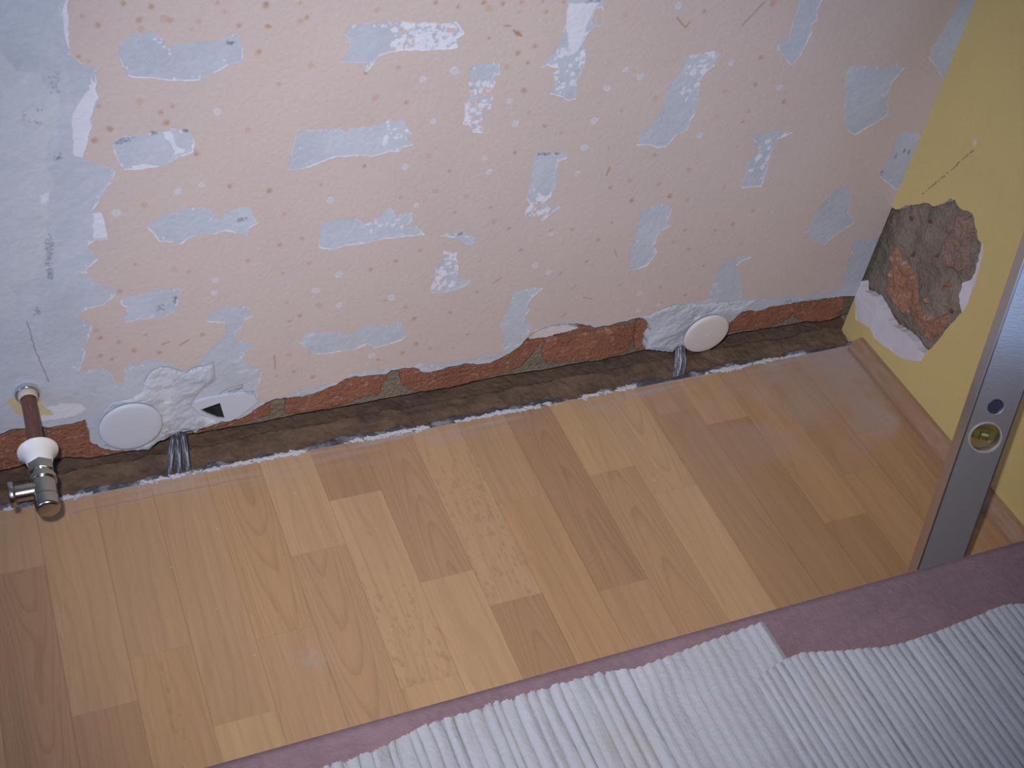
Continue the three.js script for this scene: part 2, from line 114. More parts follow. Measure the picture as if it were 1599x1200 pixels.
  rPaint: [[4.7,221.8],[16,229.9],[22.2,240.5],[38.9,253.5],[52.3,265.4],[59.9,269.6],[69,271.2],[76.2,281.1],[84.4,289.3],[88.7,298.1],[96.4,301.2],[104.9,297.9],[114,298.5],[121.1,302.4],[130.6,304.6],[137.3,301.3],[146,292.4],[149.6,291.6],[156.6,282.7],[162.8,282.7],[168,281.8],[173.9,269.8],[177.9,256.1],[179.8,243.1],[181.7,234.9],[183.6,216.6],[185.5,198.2],[184.3,184.5],[176.6,159.9],[169.6,127.5],[163.7,103.4],[158.9,88.2],[158.7,76.9],[150.6,66.8],[121.3,49],[88.9,40.4],[64.5,36.3],[48.9,43.1],[20,31.5],[13.7,39.2],[-1,61.4]],
  rBricks: [[[13.7,168.2],[29.3,176],[38,164.4],[60.3,163.3],[78.6,156.6],[91.9,146.2],[102.9,133.8],[118.7,130.8],[134.6,133.4],[145,150.1],[157.3,160.3],[161.2,134.6],[157.6,118.1],[150.5,95.5],[133.5,94.5],[118.9,101.1],[102.8,104],[81.2,91.3],[51.3,91.4],[31.1,99.9],[26.1,115],[27.7,137.9],[15.9,142.2],[19.8,161]],[[122.4,173.3],[127.4,190.2],[139.6,194.8],[142.6,187.1],[133.8,185.1],[129,170.9]],[[104.4,143],[112.1,150.6],[119.2,144.5],[114.4,135.2]],[[96.8,278],[123.4,297],[136.7,285.6],[141.2,255.5],[154.4,231.5],[149.9,218],[119,203.9],[99.5,214],[92.7,236.2],[101.5,259.8]]],
  rRed: [[28.4,219.5],[63.8,241.4],[136.4,236.6],[58.1,181.6],[112.3,228],[94.8,207.2],[117.1,273],[158,164]],
  rCrack: [[42.7,274],[56.7,300.9],[73,334],[84.9,360.8],[92.2,374.3]],
  pale: [[-1111.6,563.8],[-1104.5,555.1],[-1093.3,534],[-1073.8,528.8],[-1060.3,506.6],[-1066.7,463.9],[-1076.7,455.9],[-1080,427.9],[-1074.4,409.6],[-1084.6,388.8],[-1089.5,361.1],[-1087.2,339.8],[-1095.4,298],[-1132,291.4],[-1136.4,247.1],[-1147,253.8],[-1156.5,255.7]],
  whiteStrips: [[[-1030.4,522.9],[-1026,513.7],[-1025.1,499.4],[-1031.4,489.3],[-1035.8,475.1],[-1034.2,467.6],[-1046,435],[-1054.2,438],[-1051.2,480.5],[-1041.9,497.6],[-1033.2,509.1]],[[-1043.6,598.8],[-1048.3,588],[-1048.5,560.3],[-1046.5,551.7],[-1043.9,582.8],[-1041.5,598.7]],[[-1090.6,397.7],[-1081.7,400.4],[-1082.9,390.6],[-1091,387.8]],[[-1042.2,368.2],[-1035.6,369.3],[-1031.4,351.9],[-1033.5,337.4],[-1045.1,337.2],[-1046,354.2]],[[-1126.6,112.5],[-1099,115.6],[-1080.3,109],[-1075.7,99.6],[-1090.3,93],[-1112.6,92.6],[-1128.6,96.7]],[[-550.3,561.3],[-514,559.8],[-520.3,551.7],[-523.7,538.5],[-524.8,523],[-529.6,505.5],[-536.6,500.2],[-545.2,526.6],[-549.2,538.5]],[[-969,455.3],[-961.8,455.4],[-957.1,437.4],[-949.1,432.5],[-951,427.8],[-960.1,428],[-961.8,439.9],[-967.8,448.4]],[[-1002.1,420.5],[-990.7,421],[-979.5,417.6],[-991.1,415.5],[-1000.7,416.8]]],
  smudges: [[-1063,519,7,14],[-1088,342,4,10],[-1089,332,4,10],[-1091,319,4,10],[-1092,308,4,9],[-1093,298,4,5],[-1111,254,4,6],[-1069,440,5,5],[-1012,450,6,4],[-1003,451,9,3],[-978,456,4,3],[-947,455,4,3],[-553,378,5,2.5],[-545,377,5,2.5],[-533,376,3,2.5],[-29,308,3,6],[-18,314,2,4],[-9,312,2,4],[-42,283,3,5],[-901,545,4,2],[-522,562,10,2],[-894,338,6,3],[-969,242,2,6],[-986,234,6,5],[-641,278,4,3],[-1086,484,12,12]],
  scribble: [[[-926.6,87.4],[-918.6,92.4],[-911.4,95.6],[-902.8,96.6],[-897.8,97.3],[-898.6,90.6],[-908.6,92],[-915.8,89.8],[-908.7,89],[-900,92.9],[-903,88.7],[-911.6,85.8],[-926,82.3],[-908.8,83.1],[-895.8,84.9],[-884.3,82.1],[-888.7,78.2],[-882.9,75.8]],[[-901.9,71.3],[-893.2,70.2]],[[-243.6,96.5],[-232.5,95.9],[-215.3,93.4],[-207.8,91.1],[-206.8,83.2],[-225.4,80.6],[-234.6,88.6],[-241.7,94.6],[-228.5,91.3],[-214.1,89.3],[-231.2,86.4],[-218.8,81.7],[-208.8,85.1]],[[-125.8,71.6],[-124.1,78.7],[-120.6,72.1],[-118.6,78.5],[-115.1,71.9],[-104.8,73.5],[-97.9,69.2],[-85.2,72.1],[-70.9,70.6],[-56.8,69.6]],[[-1010.6,128.9],[-1003,142.2],[-992,148.1],[-978.8,143.2],[-963.8,132.8],[-953.3,137.4],[-940.9,137.4],[-931.1,140.9],[-930,111.8],[-936.5,105.6],[-946.5,101.1]],[[-1122.2,241.9],[-1119,200.7],[-1111,151.5]],[[-361.3,89.4],[-350.6,95.7],[-332.8,103.5],[-309.1,107.3],[-296,104.8]],[[-314.7,75.4],[-303.1,71.4],[-292.2,81.6],[-278.7,81.2],[-270.4,85.7],[-256.9,80.7],[-245.6,79.2]]],
  brown: [[-1032,583],[-1020,573],[-996,593],[-972,588],[-983,576],[-982,567],[-961,575],[-956,573],[-930,570],[-912,587],[-906,578],[-893,563],[-937,563],[-1039,544],[-1031,538],[-1026,491],[-875,534],[-867,582],[-866,560],[-989,492],[-959,483],[-970,478],[-966,466],[-1019,465],[-1034,454],[-886,448],[-938,427],[-906,383],[-866,372],[-867,583],[-834,582],[-828,567],[-834,563],[-864,560],[-758,569],[-673,567],[-698,573],[-646,569],[-640,562],[-625,567],[-605,567],[-617,542],[-604,532],[-636,529],[-874,534],[-600,509],[-823,515],[-732,504],[-611,493],[-855,497],[-754,472],[-720,463],[-587,463],[-766,501],[-690,393],[-762,389],[-663,370],[-586,384],[-809,372],[-864,372],[-718,342],[-677,344],[-639,332],[-710,544],[-604,567],[-581,566],[-556,564],[-575,554],[-606,556],[-604,532],[-582,516],[-601,508],[-587,496],[-586,463],[-577,434],[-555,415],[-532,403],[-586,384],[-383,541],[-296,544],[-290,477],[-287,441],[-327,436],[-286,404],[-289,390],[-287,355],[-419,436],[-460,424],[-467,374],[-460,344],[-429,325],[-453,318],[-386,313],[-402,357],[-348,329],[-289,295],[-366,293],[-419,294],[-481,544],[-330,402],[-290,477],[-238,413],[-295,544],[-993,372],[-1008,299],[-967,285],[-953,279],[-889,283],[-1052,205],[-1033,194],[-1004,199],[-942,186],[-1018,179],[-991,170],[-1054,178],[-1042,171],[-1055,216],[-1026,265],[-849,339],[-829,303],[-854,298],[-820,267],[-850,258],[-845,215],[-807,203],[-830,192],[-842,186],[-607,312],[-651,311],[-600,291],[-579,277],[-558,242],[-611,234],[-689,263],[-717,252],[-748,245],[-609,186],[-641,159],[-700,179],[-688,158],[-614,117],[-682,116],[-662,104],[-631,98],[-699,105],[-730,100],[-843,134],[-836,105],[-857,102],[-813,90],[-727,194],[-386,314],[-419,294],[-366,293],[-338,284],[-234,251],[-494,262],[-522,265],[-441,264],[-455,240],[-559,242],[-464,208],[-498,195],[-408,160],[-344,143],[-330,235],[-283,227],[-343,219],[-316,202],[-285,170],[-281,133],[-276,112],[-258,233],[-235,198],[-300,122]],
  white: [[-916,473],[-935,389],[-959,384],[-704,488],[-670,495],[-602,451],[-688,436],[-591,422],[-716,382],[-623,381],[-615,362],[-798,350],[-418,550],[-466,477],[-446,467],[-485,456],[-493,415],[-499,380],[-502,344],[-329,473],[-346,378],[-268,488],[-251,433],[-251,433],[-1021,367],[-925,262],[-927,245],[-699,328],[-785,245],[-812,226],[-784,199],[-720,198],[-739,109],[-535,214],[-515,200],[-521,261],[-374,139],[-369,109],[-340,112]],
  streaks: [[[-416,536],[-406,526],[-402,523],[-398,529]],[[-308,546],[-318,533],[-328,520]],[[-987,181],[-979,183]],[[-967,176],[-958,181]],[[-589,195],[-579,203]],[[-860,136],[-859,115]],[[-428,220],[-422,209]],[[-479,164],[-472,171]],[[-458,148],[-444,143]],[[-484,120],[-478,125]],[[-608,534],[-600,529]],[[-621,542],[-612,541]],[[-609,536],[-599,529]],[[-462,337],[-460,348]]],
  cardA: [[-994,676.6],[-990.7,676.3],[-981.7,676.1],[-975.6,674.8],[-967.6,675.5],[-954.9,672.2],[-947.6,670.3],[-940.5,669.3],[-925.9,666.3],[-916.9,665.3],[-908.2,665.1],[-897.8,665.5],[-887.4,665.8],[-877.7,663.9],[-868.9,664.2],[-861.9,664.9],[-861.9,666.2],[-849.2,664.2],[-842.8,664.1],[-836.3,666.2],[-829,664.3],[-819,664.9],[-809.3,664.3],[-798.1,664.6],[-787.2,665.9],[-772.5,667.3],[-766.5,669.2]],
  cardB: [[-767.4,670.5],[-758.1,669.2],[-735,666.8],[-711.3,664.4],[-685.2,662.5],[-668.3,661.3],[-657.3,660.6],[-650,661]],
  cardC: [[-690.1,709.6],[-682.4,704.2],[-677.4,702.5],[-667.5,699.7],[-655.7,697.4],[-644.7,696.4],[-637.3,698.1],[-624.3,701],[-611.5,704.4],[-590.2,708.1],[-580.4,710.7],[-570.4,711.5],[-560.1,711.9],[-548.5,711.9],[-539.9,711.3],[-531.6,711],[-517.4,710.3],[-507.3,709.2],[-497.7,708.8],[-483.1,708],[-476.4,706.7],[-462.5,706.1],[-455.1,706.4],[-445,709.4]],
  cables: [[[-983.4,22.6,-4],[-994,1,25.5]],[[-977.9,19,-4],[-983.2,1,26.4]],[[-970.7,25.4,-4],[-973.1,1,28.2]],[[-281.7,18.3,-4],[-295.2,1,23.3]],[[-274.7,15.2,-4],[-285.3,1,22.2]]],
};

// ---------------------------------------------------------------- surface textures
const grainBump = bumpTex(512, (u, v) => fbm(u * 60, v * 60, 4));
const roughBump = bumpTex(512, (u, v) => 0.6 * fbm(u * 14, v * 14, 5) + 0.4 * fbm(u * 50 + 9, v * 50, 3));
const tex = (t, rx, ry = rx) => { const c = t.clone(); c.repeat.set(rx, ry); c.needsUpdate = true; return c; };

// walls: 1.5 m x 0.8 m of surface, uv = (x + 1.5) / 1.5, y / 0.8
const WX = 1.5, WY = 0.8, CW = 2048, CH = 1092;
const wallUV = (x, y) => [(x + WX) / WX, y / WY];
const cx_ = (x) => ((x / 1000 + WX) / WX) * CW, cy_ = (y) => (1 - y / 1000 / WY) * CH, S_ = CW / WX / 1000;
function path(c, poly, close = true) { c.beginPath(); poly.forEach(([x, y], i) => (i ? c.lineTo(cx_(x), cy_(y)) : c.moveTo(cx_(x), cy_(y)))); if (close) c.closePath(); }
function blob(c, x, y, a, b, fill, n = 9) { c.fillStyle = fill; c.beginPath(); for (let k = 0; k <= n; k++) { const t = (k / n) * Math.PI * 2, q = rr(0.75, 1.2); const X = cx_(x) + Math.cos(t) * a * q * S_, Y = cy_(y) + Math.sin(t) * b * q * S_; k ? c.lineTo(X, Y) : c.moveTo(X, Y); } c.fill(); }
const PLASTER = [0.465, 0.505, 0.545], PALE = [0.54, 0.56, 0.58], PAPERWHITE = [0.68, 0.69, 0.72];
const plasterMap = canvasTex(CW, CH, (u, v) => {
  const x = u * WX * 1000, y = v * WY * 1000, n = fbm(x / 60, y / 60, 4) - 0.5, f = fbm(x / 4, y / 4, 3) - 0.5, k = 1 + n * 0.22 + f * 0.10;
  return [PLASTER[0] * k, PLASTER[1] * k, PLASTER[2] * k];
}, (c) => {
  path(c, torn(D.pale, 12, 5)); c.fillStyle = css(...PALE, 0.75); c.fill();
  for (let k = 0; k < 500; k++) { const x = rr(-1300, -1040), y = rr(100, 640); blob(c, x, y, rr(2, 16), rr(2, 14), rnd() < 0.5 ? css(0.62, 0.63, 0.65, 0.10) : css(0.40, 0.42, 0.46, 0.08)); }
  for (const w of D.whiteStrips) { path(c, torn(w, 4, 1.5)); c.fillStyle = css(...PAPERWHITE, 0.85); c.fill(); }
  c.lineJoin = 'round';
  for (const h of [...D.holes, D.paper]) {           // torn paper fibre left along the edges
    c.strokeStyle = css(...PAPERWHITE, 0.9);
    for (let i = 0; i < h.length; i++) { const a = h[i], b = h[(i + 1) % h.length]; if (a[1] > 700 || b[1] > 700) continue; if (rnd() < 0.25) continue; c.lineWidth = rr(0.3, b[0] < a[0] ? 3.2 : 1.6) * S_; c.beginPath(); c.moveTo(cx_(a[0]), cy_(a[1])); c.lineTo(cx_(b[0]), cy_(b[1])); c.stroke(); }
    for (let k = 0; k < h.length; k++) { const a = h[Math.floor(rnd() * h.length)]; if (a[1] < 700) blob(c, a[0] + rr(-7, 7), a[1] + rr(-6, 6), rr(0.5, 2), rr(0.5, 2), css(...PAPERWHITE, 0.8)); }
  }
  const speck = (i, n, x0, x1, y0, y1, peach) => { const h = D.holes[i]; let X0 = 1e9, X1 = -1e9, Y0 = 1e9, Y1 = -1e9; for (const [x, y] of h) { X0 = Math.min(X0, x); X1 = Math.max(X1, x); Y0 = Math.min(Y0, y); Y1 = Math.max(Y1, y); }
    for (let k = 0; k < n; k++) { const x = X0 + (X1 - X0) * rr(x0, x1), y = Y0 + (Y1 - Y0) * rr(y0, y1); blob(c, x, y, rr(1, 5), rr(1, 4.5), rnd() < peach ? css(0.60, 0.45, 0.39, 0.9) : css(...PAPERWHITE, 0.85)); } };
  speck(2, 170, 0.42, 1, 0.3, 1, 0.1); speck(4, 110, 0, 1, 0, 0.72, 0.28); speck(8, 70, 0, 0.8, 0, 0.4, 0.12); speck(16, 70, 0, 0.6, 0.1, 1, 0.15); speck(5, 40, 0.2, 0.9, 0.1, 0.6, 0); speck(6, 40, 0.5, 1, 0.5, 1, 0); speck(7, 30, 0.2, 0.8, 0.3, 0.9, 0.05); speck(15, 16, 0.4, 0.9, 0.3, 0.9, 0.35); speck(3, 18, 0.75, 1, 0.4, 1, 0.1);
  for (let k = 0; k < 220; k++) { const a = D.paper[Math.floor(rr(90, 160))]; if (a && a[1] < 160) blob(c, a[0] + rr(-14, 14), a[1] - rr(0, 22), rr(1, 7), rr(0.6, 3), rnd() < 0.7 ? css(0.60, 0.61, 0.64, 0.55) : css(0.36, 0.38, 0.42, 0.4)); }
  path(c, torn(D.yellowStain, 5, 2)); c.fillStyle = css(0.56, 0.44, 0.22, 0.8); c.fill();
  for (const [x, y, a, b] of D.smudges) for (let k = 0; k < 26; k++) blob(c, x + rr(-a, a) * 0.8, y + rr(-b, b) * 0.8, rr(0.4, 1.8), rr(0.4, 1.6), css(0.16, 0.17, 0.20, 0.28));
  c.strokeStyle = css(0.12, 0.12, 0.14, 0.7);
  for (const s of D.scribble) { path(c, torn(s, 3, 0.7, () => false, true), false); c.lineWidth = rr(0.5, 0.9) * S_; c.stroke(); }
});
const PEACH = [0.548, 0.465, 0.41];
const peachMap = canvasTex(CW, CH, (u, v) => {
  const x = u * WX * 1000, y = v * WY * 1000, k = 1 + (fbm(x / 90, y / 90, 3) - 0.5) * 0.07 + (fbm(x / 2.2, y / 2.2, 2) - 0.5) * 0.07;
  return [PEACH[0] * k, PEACH[1] * k, PEACH[2] * k];
}, (c) => {
  for (const [x, y] of D.brown) { const s = rr(0.75, 1.25), t = rr(0.35, 0.7), ring = rnd() < 0.35; blob(c, x, y, 3.5 * s, 3.5 * s, css(0.44, 0.28, 0.18, t * 0.5)); blob(c, x + rr(-0.8, 0.8), y + rr(-0.8, 0.8), 2.1 * s, 2.1 * s, ring ? css(0.56, 0.38, 0.28, 0.75) : css(0.36, 0.20, 0.12, t * 0.6)); }
  c.strokeStyle = css(0.36, 0.19, 0.11, 0.5); c.lineCap = 'round';
  for (const s of D.streaks) { path(c, s, false); c.lineWidth = rr(1.4, 2.6) * S_; c.stroke(); }
  for (const [x, y] of D.white) { const s = rr(0.8, 1.25); blob(c, x, y, 3.9 * s, 3.9 * s, css(0.60, 0.61, 0.64, 0.85), 12); blob(c, x, y, 2.4 * s, 2.4 * s, css(0.52, 0.52, 0.54, 0.7)); }
  for (let k = 0; k < 160; k++) blob(c, rr(-1200, 0), rr(80, 700), rr(0.3, 0.9), rr(0.3, 0.9), css(0.68, 0.64, 0.62, 0.5), 6);
});
const YELLOW = [0.59, 0.455, 0.17];
const yellowMap = canvasTex(1024, 1024, (u, v) => { const x = u * 800, y = v * 800, k = 1 + (fbm(x / 70, y / 70, 3) - 0.5) * 0.08 + (fbm(x / 2.5, y / 2.5, 2) - 0.5) * 0.06; return [YELLOW[0] * k, YELLOW[1] * k, YELLOW[2] * k]; }, (c) => {
  const q = (p) => [(p[0] / 800) * 1024, (1 - p[1] / 800) * 1024];
  for (let i = 0; i + 1 < D.rCrack.length; i++) for (let k = 0; k < 9; k++) { if (rnd() < 0.25) continue; const a = q(D.rCrack[i]), b = q(D.rCrack[i + 1]), t = k / 9; c.fillStyle = css(0.16, 0.09, 0.04, 0.7); c.beginPath(); c.ellipse(a[0] + (b[0] - a[0]) * t + rr(-1, 1), a[1] + (b[1] - a[1]) * t, rr(0.7, 1.4), rr(1.2, 2.8), 0.4, 0, 7); c.fill(); }
  const e = q([88, 382]); c.fillStyle = css(0.6, 0.56, 0.5, 0.8); c.beginPath(); c.ellipse(e[0], e[1], 5, 6, 0, 0, 7); c.fill();
});
const rightPlasterMap = canvasTex(512, 512, (u, v) => { const x = u * 800, y = v * 800, k = 1 + (fbm(x / 30, y / 30, 4) - 0.5) * 0.25; return [0.60 * k, 0.56 * k, 0.56 * k]; });
const brickMap = canvasTex(512, 512, (u, v) => { const a = fbm(u * 9, v * 9, 4) - 0.5, b = fbm(u * 70, v * 70, 3) - 0.5, w = fbm(u * 46 + 40, v * 46, 3), k = 1 + a * 0.5 + b * 0.4, m = sstep(0.66, 0.76, w) * 0.4; return [0.30 * k + m * 0.18, 0.123 * k + m * 0.22, 0.068 * k + m * 0.22]; });
const mortarMap = canvasTex(512, 512, (u, v) => { const k = 1 + (fbm(u * 12, v * 12, 4) - 0.5) * 0.5 + (fbm(u * 90, v * 90, 3) - 0.5) * 0.35; return [0.235 * k, 0.19 * k, 0.135 * k]; });
const screedMap = canvasTex(1024, 512, (u, v) => { const a = fbm(u * 40, v * 14, 5), b = fbm(u * 160 + 5, v * 60, 3), d = sstep(0.58, 0.72, fbm(u * 24 + 31, v * 9, 4)), k = 0.62 + a * 0.55 + (b - 0.5) * 0.5; return [0.14 * k * (1 - d * 0.3), 0.09 * k * (1 - d * 0.3), 0.056 * k * (1 - d * 0.25)]; });

// ---------------------------------------------------------------- materials
const M = {
  plaster: std({ map: plasterMap, roughness: 0.9, bumpMap: tex(roughBump, 6, 3.2), bumpScale: 0.0012 }),
  filler: std({ map: tex(plasterMap, 1), roughness: 0.95, bumpMap: tex(grainBump, 8, 4), bumpScale: 0.0008 }),
  peach: std({ map: peachMap, roughness: 0.85, bumpMap: tex(grainBump, 6, 3.2), bumpScale: 0.00035 }),
  yellow: std({ map: yellowMap, roughness: 0.8, bumpMap: tex(grainBump, 4), bumpScale: 0.0003 }),
  rightPlaster: std({ map: rightPlasterMap, roughness: 0.9, bumpMap: tex(roughBump, 4), bumpScale: 0.001 }),
  brick: std({ map: brickMap, roughness: 0.95, bumpMap: tex(roughBump, 4), bumpScale: 0.004 }),
  mortar: std({ map: mortarMap, roughness: 1, bumpMap: tex(roughBump, 5), bumpScale: 0.004 }),
  screed: std({ map: screedMap, roughness: 1, bumpMap: tex(roughBump, 10, 2), bumpScale: 0.0025 }),
  underlay: std({ map: canvasTex(512, 256, (u, v) => { const g = sstep(0.45, 0.75, fbm(u * 70, v * 60, 3)), k = 0.6 + 0.8 * fbm(u * 30 + 5, v * 30, 3); return [(0.07 + 0.16 * g) * k, (0.075 + 0.17 * g) * k, (0.085 + 0.185 * g) * k]; }), roughness: 0.95, bumpMap: tex(roughBump, 8), bumpScale: 0.004 }),
  crumb: std({ color: lin(0.52, 0.53, 0.55), roughness: 1 }),
  whitePaint: std({ color: lin(0.72, 0.72, 0.71), roughness: 0.85 }),
  whitePlastic: std({ color: lin(0.53, 0.57, 0.63), roughness: 0.55 }),
  creamPlastic: std({ color: lin(0.62, 0.585, 0.55), roughness: 0.5 }),
  blackPlastic: std({ color: lin(0.04, 0.04, 0.042), roughness: 0.4 }),
  chrome: std({ color: lin(0.46, 0.42, 0.35), metalness: 1, roughness: 0.24 }),
  brightChrome: std({ color: lin(0.7, 0.7, 0.7), metalness: 1, roughness: 0.12 }),
  pipe: std({ map: tex(brickMap, 1), color: lin(0.45, 0.42, 0.5), roughness: 0.5 }),
  enamel: new THREE.MeshPhysicalMaterial({ color: lin(0.80, 0.78, 0.72), roughness: 0.3, clearcoat: 0.3 }),
  aluminium: std({ color: lin(0.86, 0.87, 0.88), metalness: 0.9, roughness: 0.38, bumpMap: tex(grainBump, 4, 12), bumpScale: 0.0001 }),
  aluminiumEdge: std({ color: lin(0.60, 0.59, 0.58), metalness: 0.95, roughness: 0.3 }),
};

// ---------------------------------------------------------------- back wall
const wallBack = struct('wall_back', 'back wall with torn peach wallpaper over grey plaster and exposed bricks along the floor', 'wall');
const foot = []; for (let x = -1480; x <= 0; x += 9) foot.push([x, 13 + 7 * (fbm(x / 80, 2, 3) - 0.5) + 2.4 * (fbm(x / 14, 6, 2) - 0.5)]);
const backing = plate([[-3500, 13], ...foot, [210, 13], [210, 2500], [-3500, 2500]], [[[-956, 40], [-916, 40], [-916, 82], [-956, 82]]], 0.18);
backing.translate(0, 0, -0.016); planarUV(backing, (x, y) => [x * 3, y * 3]);
part('mortar_bed', backing, M.mortar, wallBack);
{
  const edge = torn(D.plasterEdge, 4, 1.1, () => false, true);
  const cut = edge.findIndex((q) => q[0] > -640), lo = edge.slice(0, cut + 1), hi = edge.slice(cut), join = edge[cut][0];
  const g1 = plate([[-3500, 70], [-1300, 80], ...lo, [join, 2500], [-3500, 2500]], [D.boxHole.map(([x, y]) => [(x + 934) * 1.14 - 934, (y - 61) * 1.14 + 61])], 0.0125), g2 = plate([...hi, [0, 62], [0, 2500], [join, 2500]], [], 0.0125);
  part('plaster_coat', planarUV(mergeGeometries([g1, g2]), wallUV), M.plaster, wallBack);
  const u = plate(torn(D.underCoat, 3, 0.8), [], 0.008); u.translate(0, 0, -0.005);
  part('plaster_undercoat', planarUV(u, (x, y) => [x * 1.3, y * 1.3]), M.rightPlaster, wallBack);
  D.bricks.forEach((b, i) => { const q = plate(torn(b, 5, 0.8), [], 0.028, 0.0016); q.translate(0, 0, -0.0095 - hash(i, 3) * 0.002); part(i ? `brick_${String(i).padStart(3, '0')}` : 'brick', planarUV(q, (x, y) => [x * 4 + i * 0.37, y * 4 + i * 0.21]), M.brick, wallBack); });
  const flat = (a, b) => (a[0] > -0.6 && b[0] > -0.6) || (a[1] > 700 || b[1] > 700);
  const paper = plate(torn(D.paper, 3, 0.8, flat), D.holes.map((h) => torn(h, 3, 0.7)), 0.0008); paper.translate(-0.0003, 0, 0.0008);
  part('peach_wallpaper', planarUV(paper, wallUV), M.peach, wallBack);
  const lump = (amp, base) => (x, y, d) => base + sstep(0, 8, d) * (amp * (fbm(x / 26, y / 20, 3) - 0.3) + amp * 0.22 * (fbm(x / 6, y / 4, 2) - 0.5)) - (1 - sstep(0, 3, d)) * 0.0016;
  part('plaster_filler', relief(D.fillL, 2, lump(0.0065, 0.0008), (x, y) => wallUV(x - 0.1, y + 0.3), 2), M.filler, wallBack);
  part('plaster_filler', relief(D.fillR, 2, lump(0.0065, 0.0006), (x, y) => wallUV(x - 0.55, y + 0.32), 2), M.filler, wallBack);
}

// ---------------------------------------------------------------- right wall
const wallRight = struct('wall_right', 'yellow painted side wall with a broken out patch showing brick and mortar', 'wall');
{
  // drawn with local x = z of the room, then turned so that the face looks to -x
  const flip = (p) => p.map(([z, y]) => [Math.max(0, z), y]);
  const turn = (g) => { g.rotateY(-Math.PI / 2); return g; };
  const hole = torn(flip(D.rHole), 4, 1.0, (a, b) => a[0] < 1 && b[0] < 1, true), paint = torn(flip(D.rPaint), 4, 0.9, (a, b) => a[0] < 1 && b[0] < 1, true);
  const lowFirst = (poly) => { const a = poly[0], b = poly[poly.length - 1]; return a[1] > b[1] ? [...poly] : [...poly].reverse(); };   // from the top of the notch in the corner round to its foot
  const H = lowFirst(hole), Q = lowFirst(paint);
  H[0] = [0, H[0][1]]; H[H.length - 1] = [0, H[H.length - 1][1]]; Q[0] = [0, Q[0][1]]; Q[Q.length - 1] = [0, Q[Q.length - 1][1]];
  const slab = plate([[0, -10], [3700, -10], [3700, 2500], [0, 2500], ...H], [], 0.012);
  part('plaster_coat', planarUV(turn(slab), (x, y, z) => [z / 0.8, y / 0.8]), M.rightPlaster, wallRight);
  const skin = plate([[0, -10], [3700, -10], [3700, 2500], [0, 2500], ...Q], [], 0.0005); skin.translate(0, 0, 0.0005);
  part('yellow_paint', planarUV(turn(skin), (x, y, z) => [z / 0.8, y / 0.8]), M.yellow, wallRight);
  part('wall_core', boxAt(0.03, 0.2, -0.1, 2.5, -0.2, 3.7), M.mortar, wallRight);
  const bed = D.rHole, grown = bed.map(([x, y]) => [(x - 85) * 1.12 + 85, (y - 190) * 1.1 + 190]);
  const g = relief(grown, 2.5, (x, y, d) => -0.0135 + 0.010 * (fbm(x / 22, y / 22, 5) - 0.5) - 0.002 * sstep(30, 0, d), (x, y) => [x * 3, y * 3]);
  part('mortar_bed', turn(g), M.mortar, wallRight);
  D.rBricks.forEach((b, i) => {
    const poly = torn(b, 4, 1.3);
    const q = relief(poly, 1.6, (x, y, d) => -0.0165 + sstep(0, i === 1 || i === 2 ? 3.5 : 7, d) * (i === 3 ? 0.0095 : 0.008) + 0.010 * (fbm(x / 22, y / 22, 5) - 0.5) + 0.003 * (fbm(x / 6, y / 6, 3) - 0.5), (x, y) => [x * 3 + i * 0.3, y * 3]);
    const m = i === 3 ? std({ map: tex(mortarMap, 1.4), color: lin(1.15, 0.92, 0.92), roughness: 1, bumpMap: tex(roughBump, 4), bumpScale: 0.005 }) : std({ map: tex(brickMap, 1), color: lin(1.1, 1.35, 1.35), roughness: 0.95, bumpMap: tex(roughBump, 4), bumpScale: 0.004 });
    part(i ? `brick_${String(i).padStart(3, '0')}` : 'brick', turn(q), m, wallRight);
  });
  const red = [];
  D.rRed.forEach(([z, y], i) => { const poly = []; for (let k = 0; k < 9; k++) { const t = (k / 9) * 6.283, r = rr(3, 7) * (i === 2 ? 1.6 : 1); poly.push([z + Math.cos(t) * r * 0.7, y + Math.sin(t) * r * (i === 2 ? 1.7 : 1)]); } red.push(relief(poly, 1.2, (x, yy, d) => -0.0150 + sstep(0, 2.6, d) * 0.0065 + 0.010 * (fbm(x / 22, yy / 22, 5) - 0.5), (x, yy) => [x * 3, yy * 3])); });
  part('brick_fragments', turn(mergeGeometries(red)), std({ color: lin(0.16, 0.06, 0.045), roughness: 1 }), wallRight).userData.kind = 'stuff';
}

// ---------------------------------------------------------------- floor
const floor = struct('floor', 'beech laminate floor laid in strips, dusty along the bare gap at the wall', 'floor');
const SW = 0.065, X0 = -1.1494, FE = 0.037;          // strip width, a strip border, laminate edge by the wall
const LT = [0.475, 0.302, 0.158], MD = [0.430, 0.265, 0.138], DK = [0.375, 0.222, 0.117], YL = [0.475, 0.306, 0.150], PK = [0.41, 0.246, 0.135], OR = [0.435, 0.264, 0.130], MR = [0.375, 0.226, 0.116], OW = [0.40, 0.240, 0.117], DR = [0.345, 0.205, 0.103];
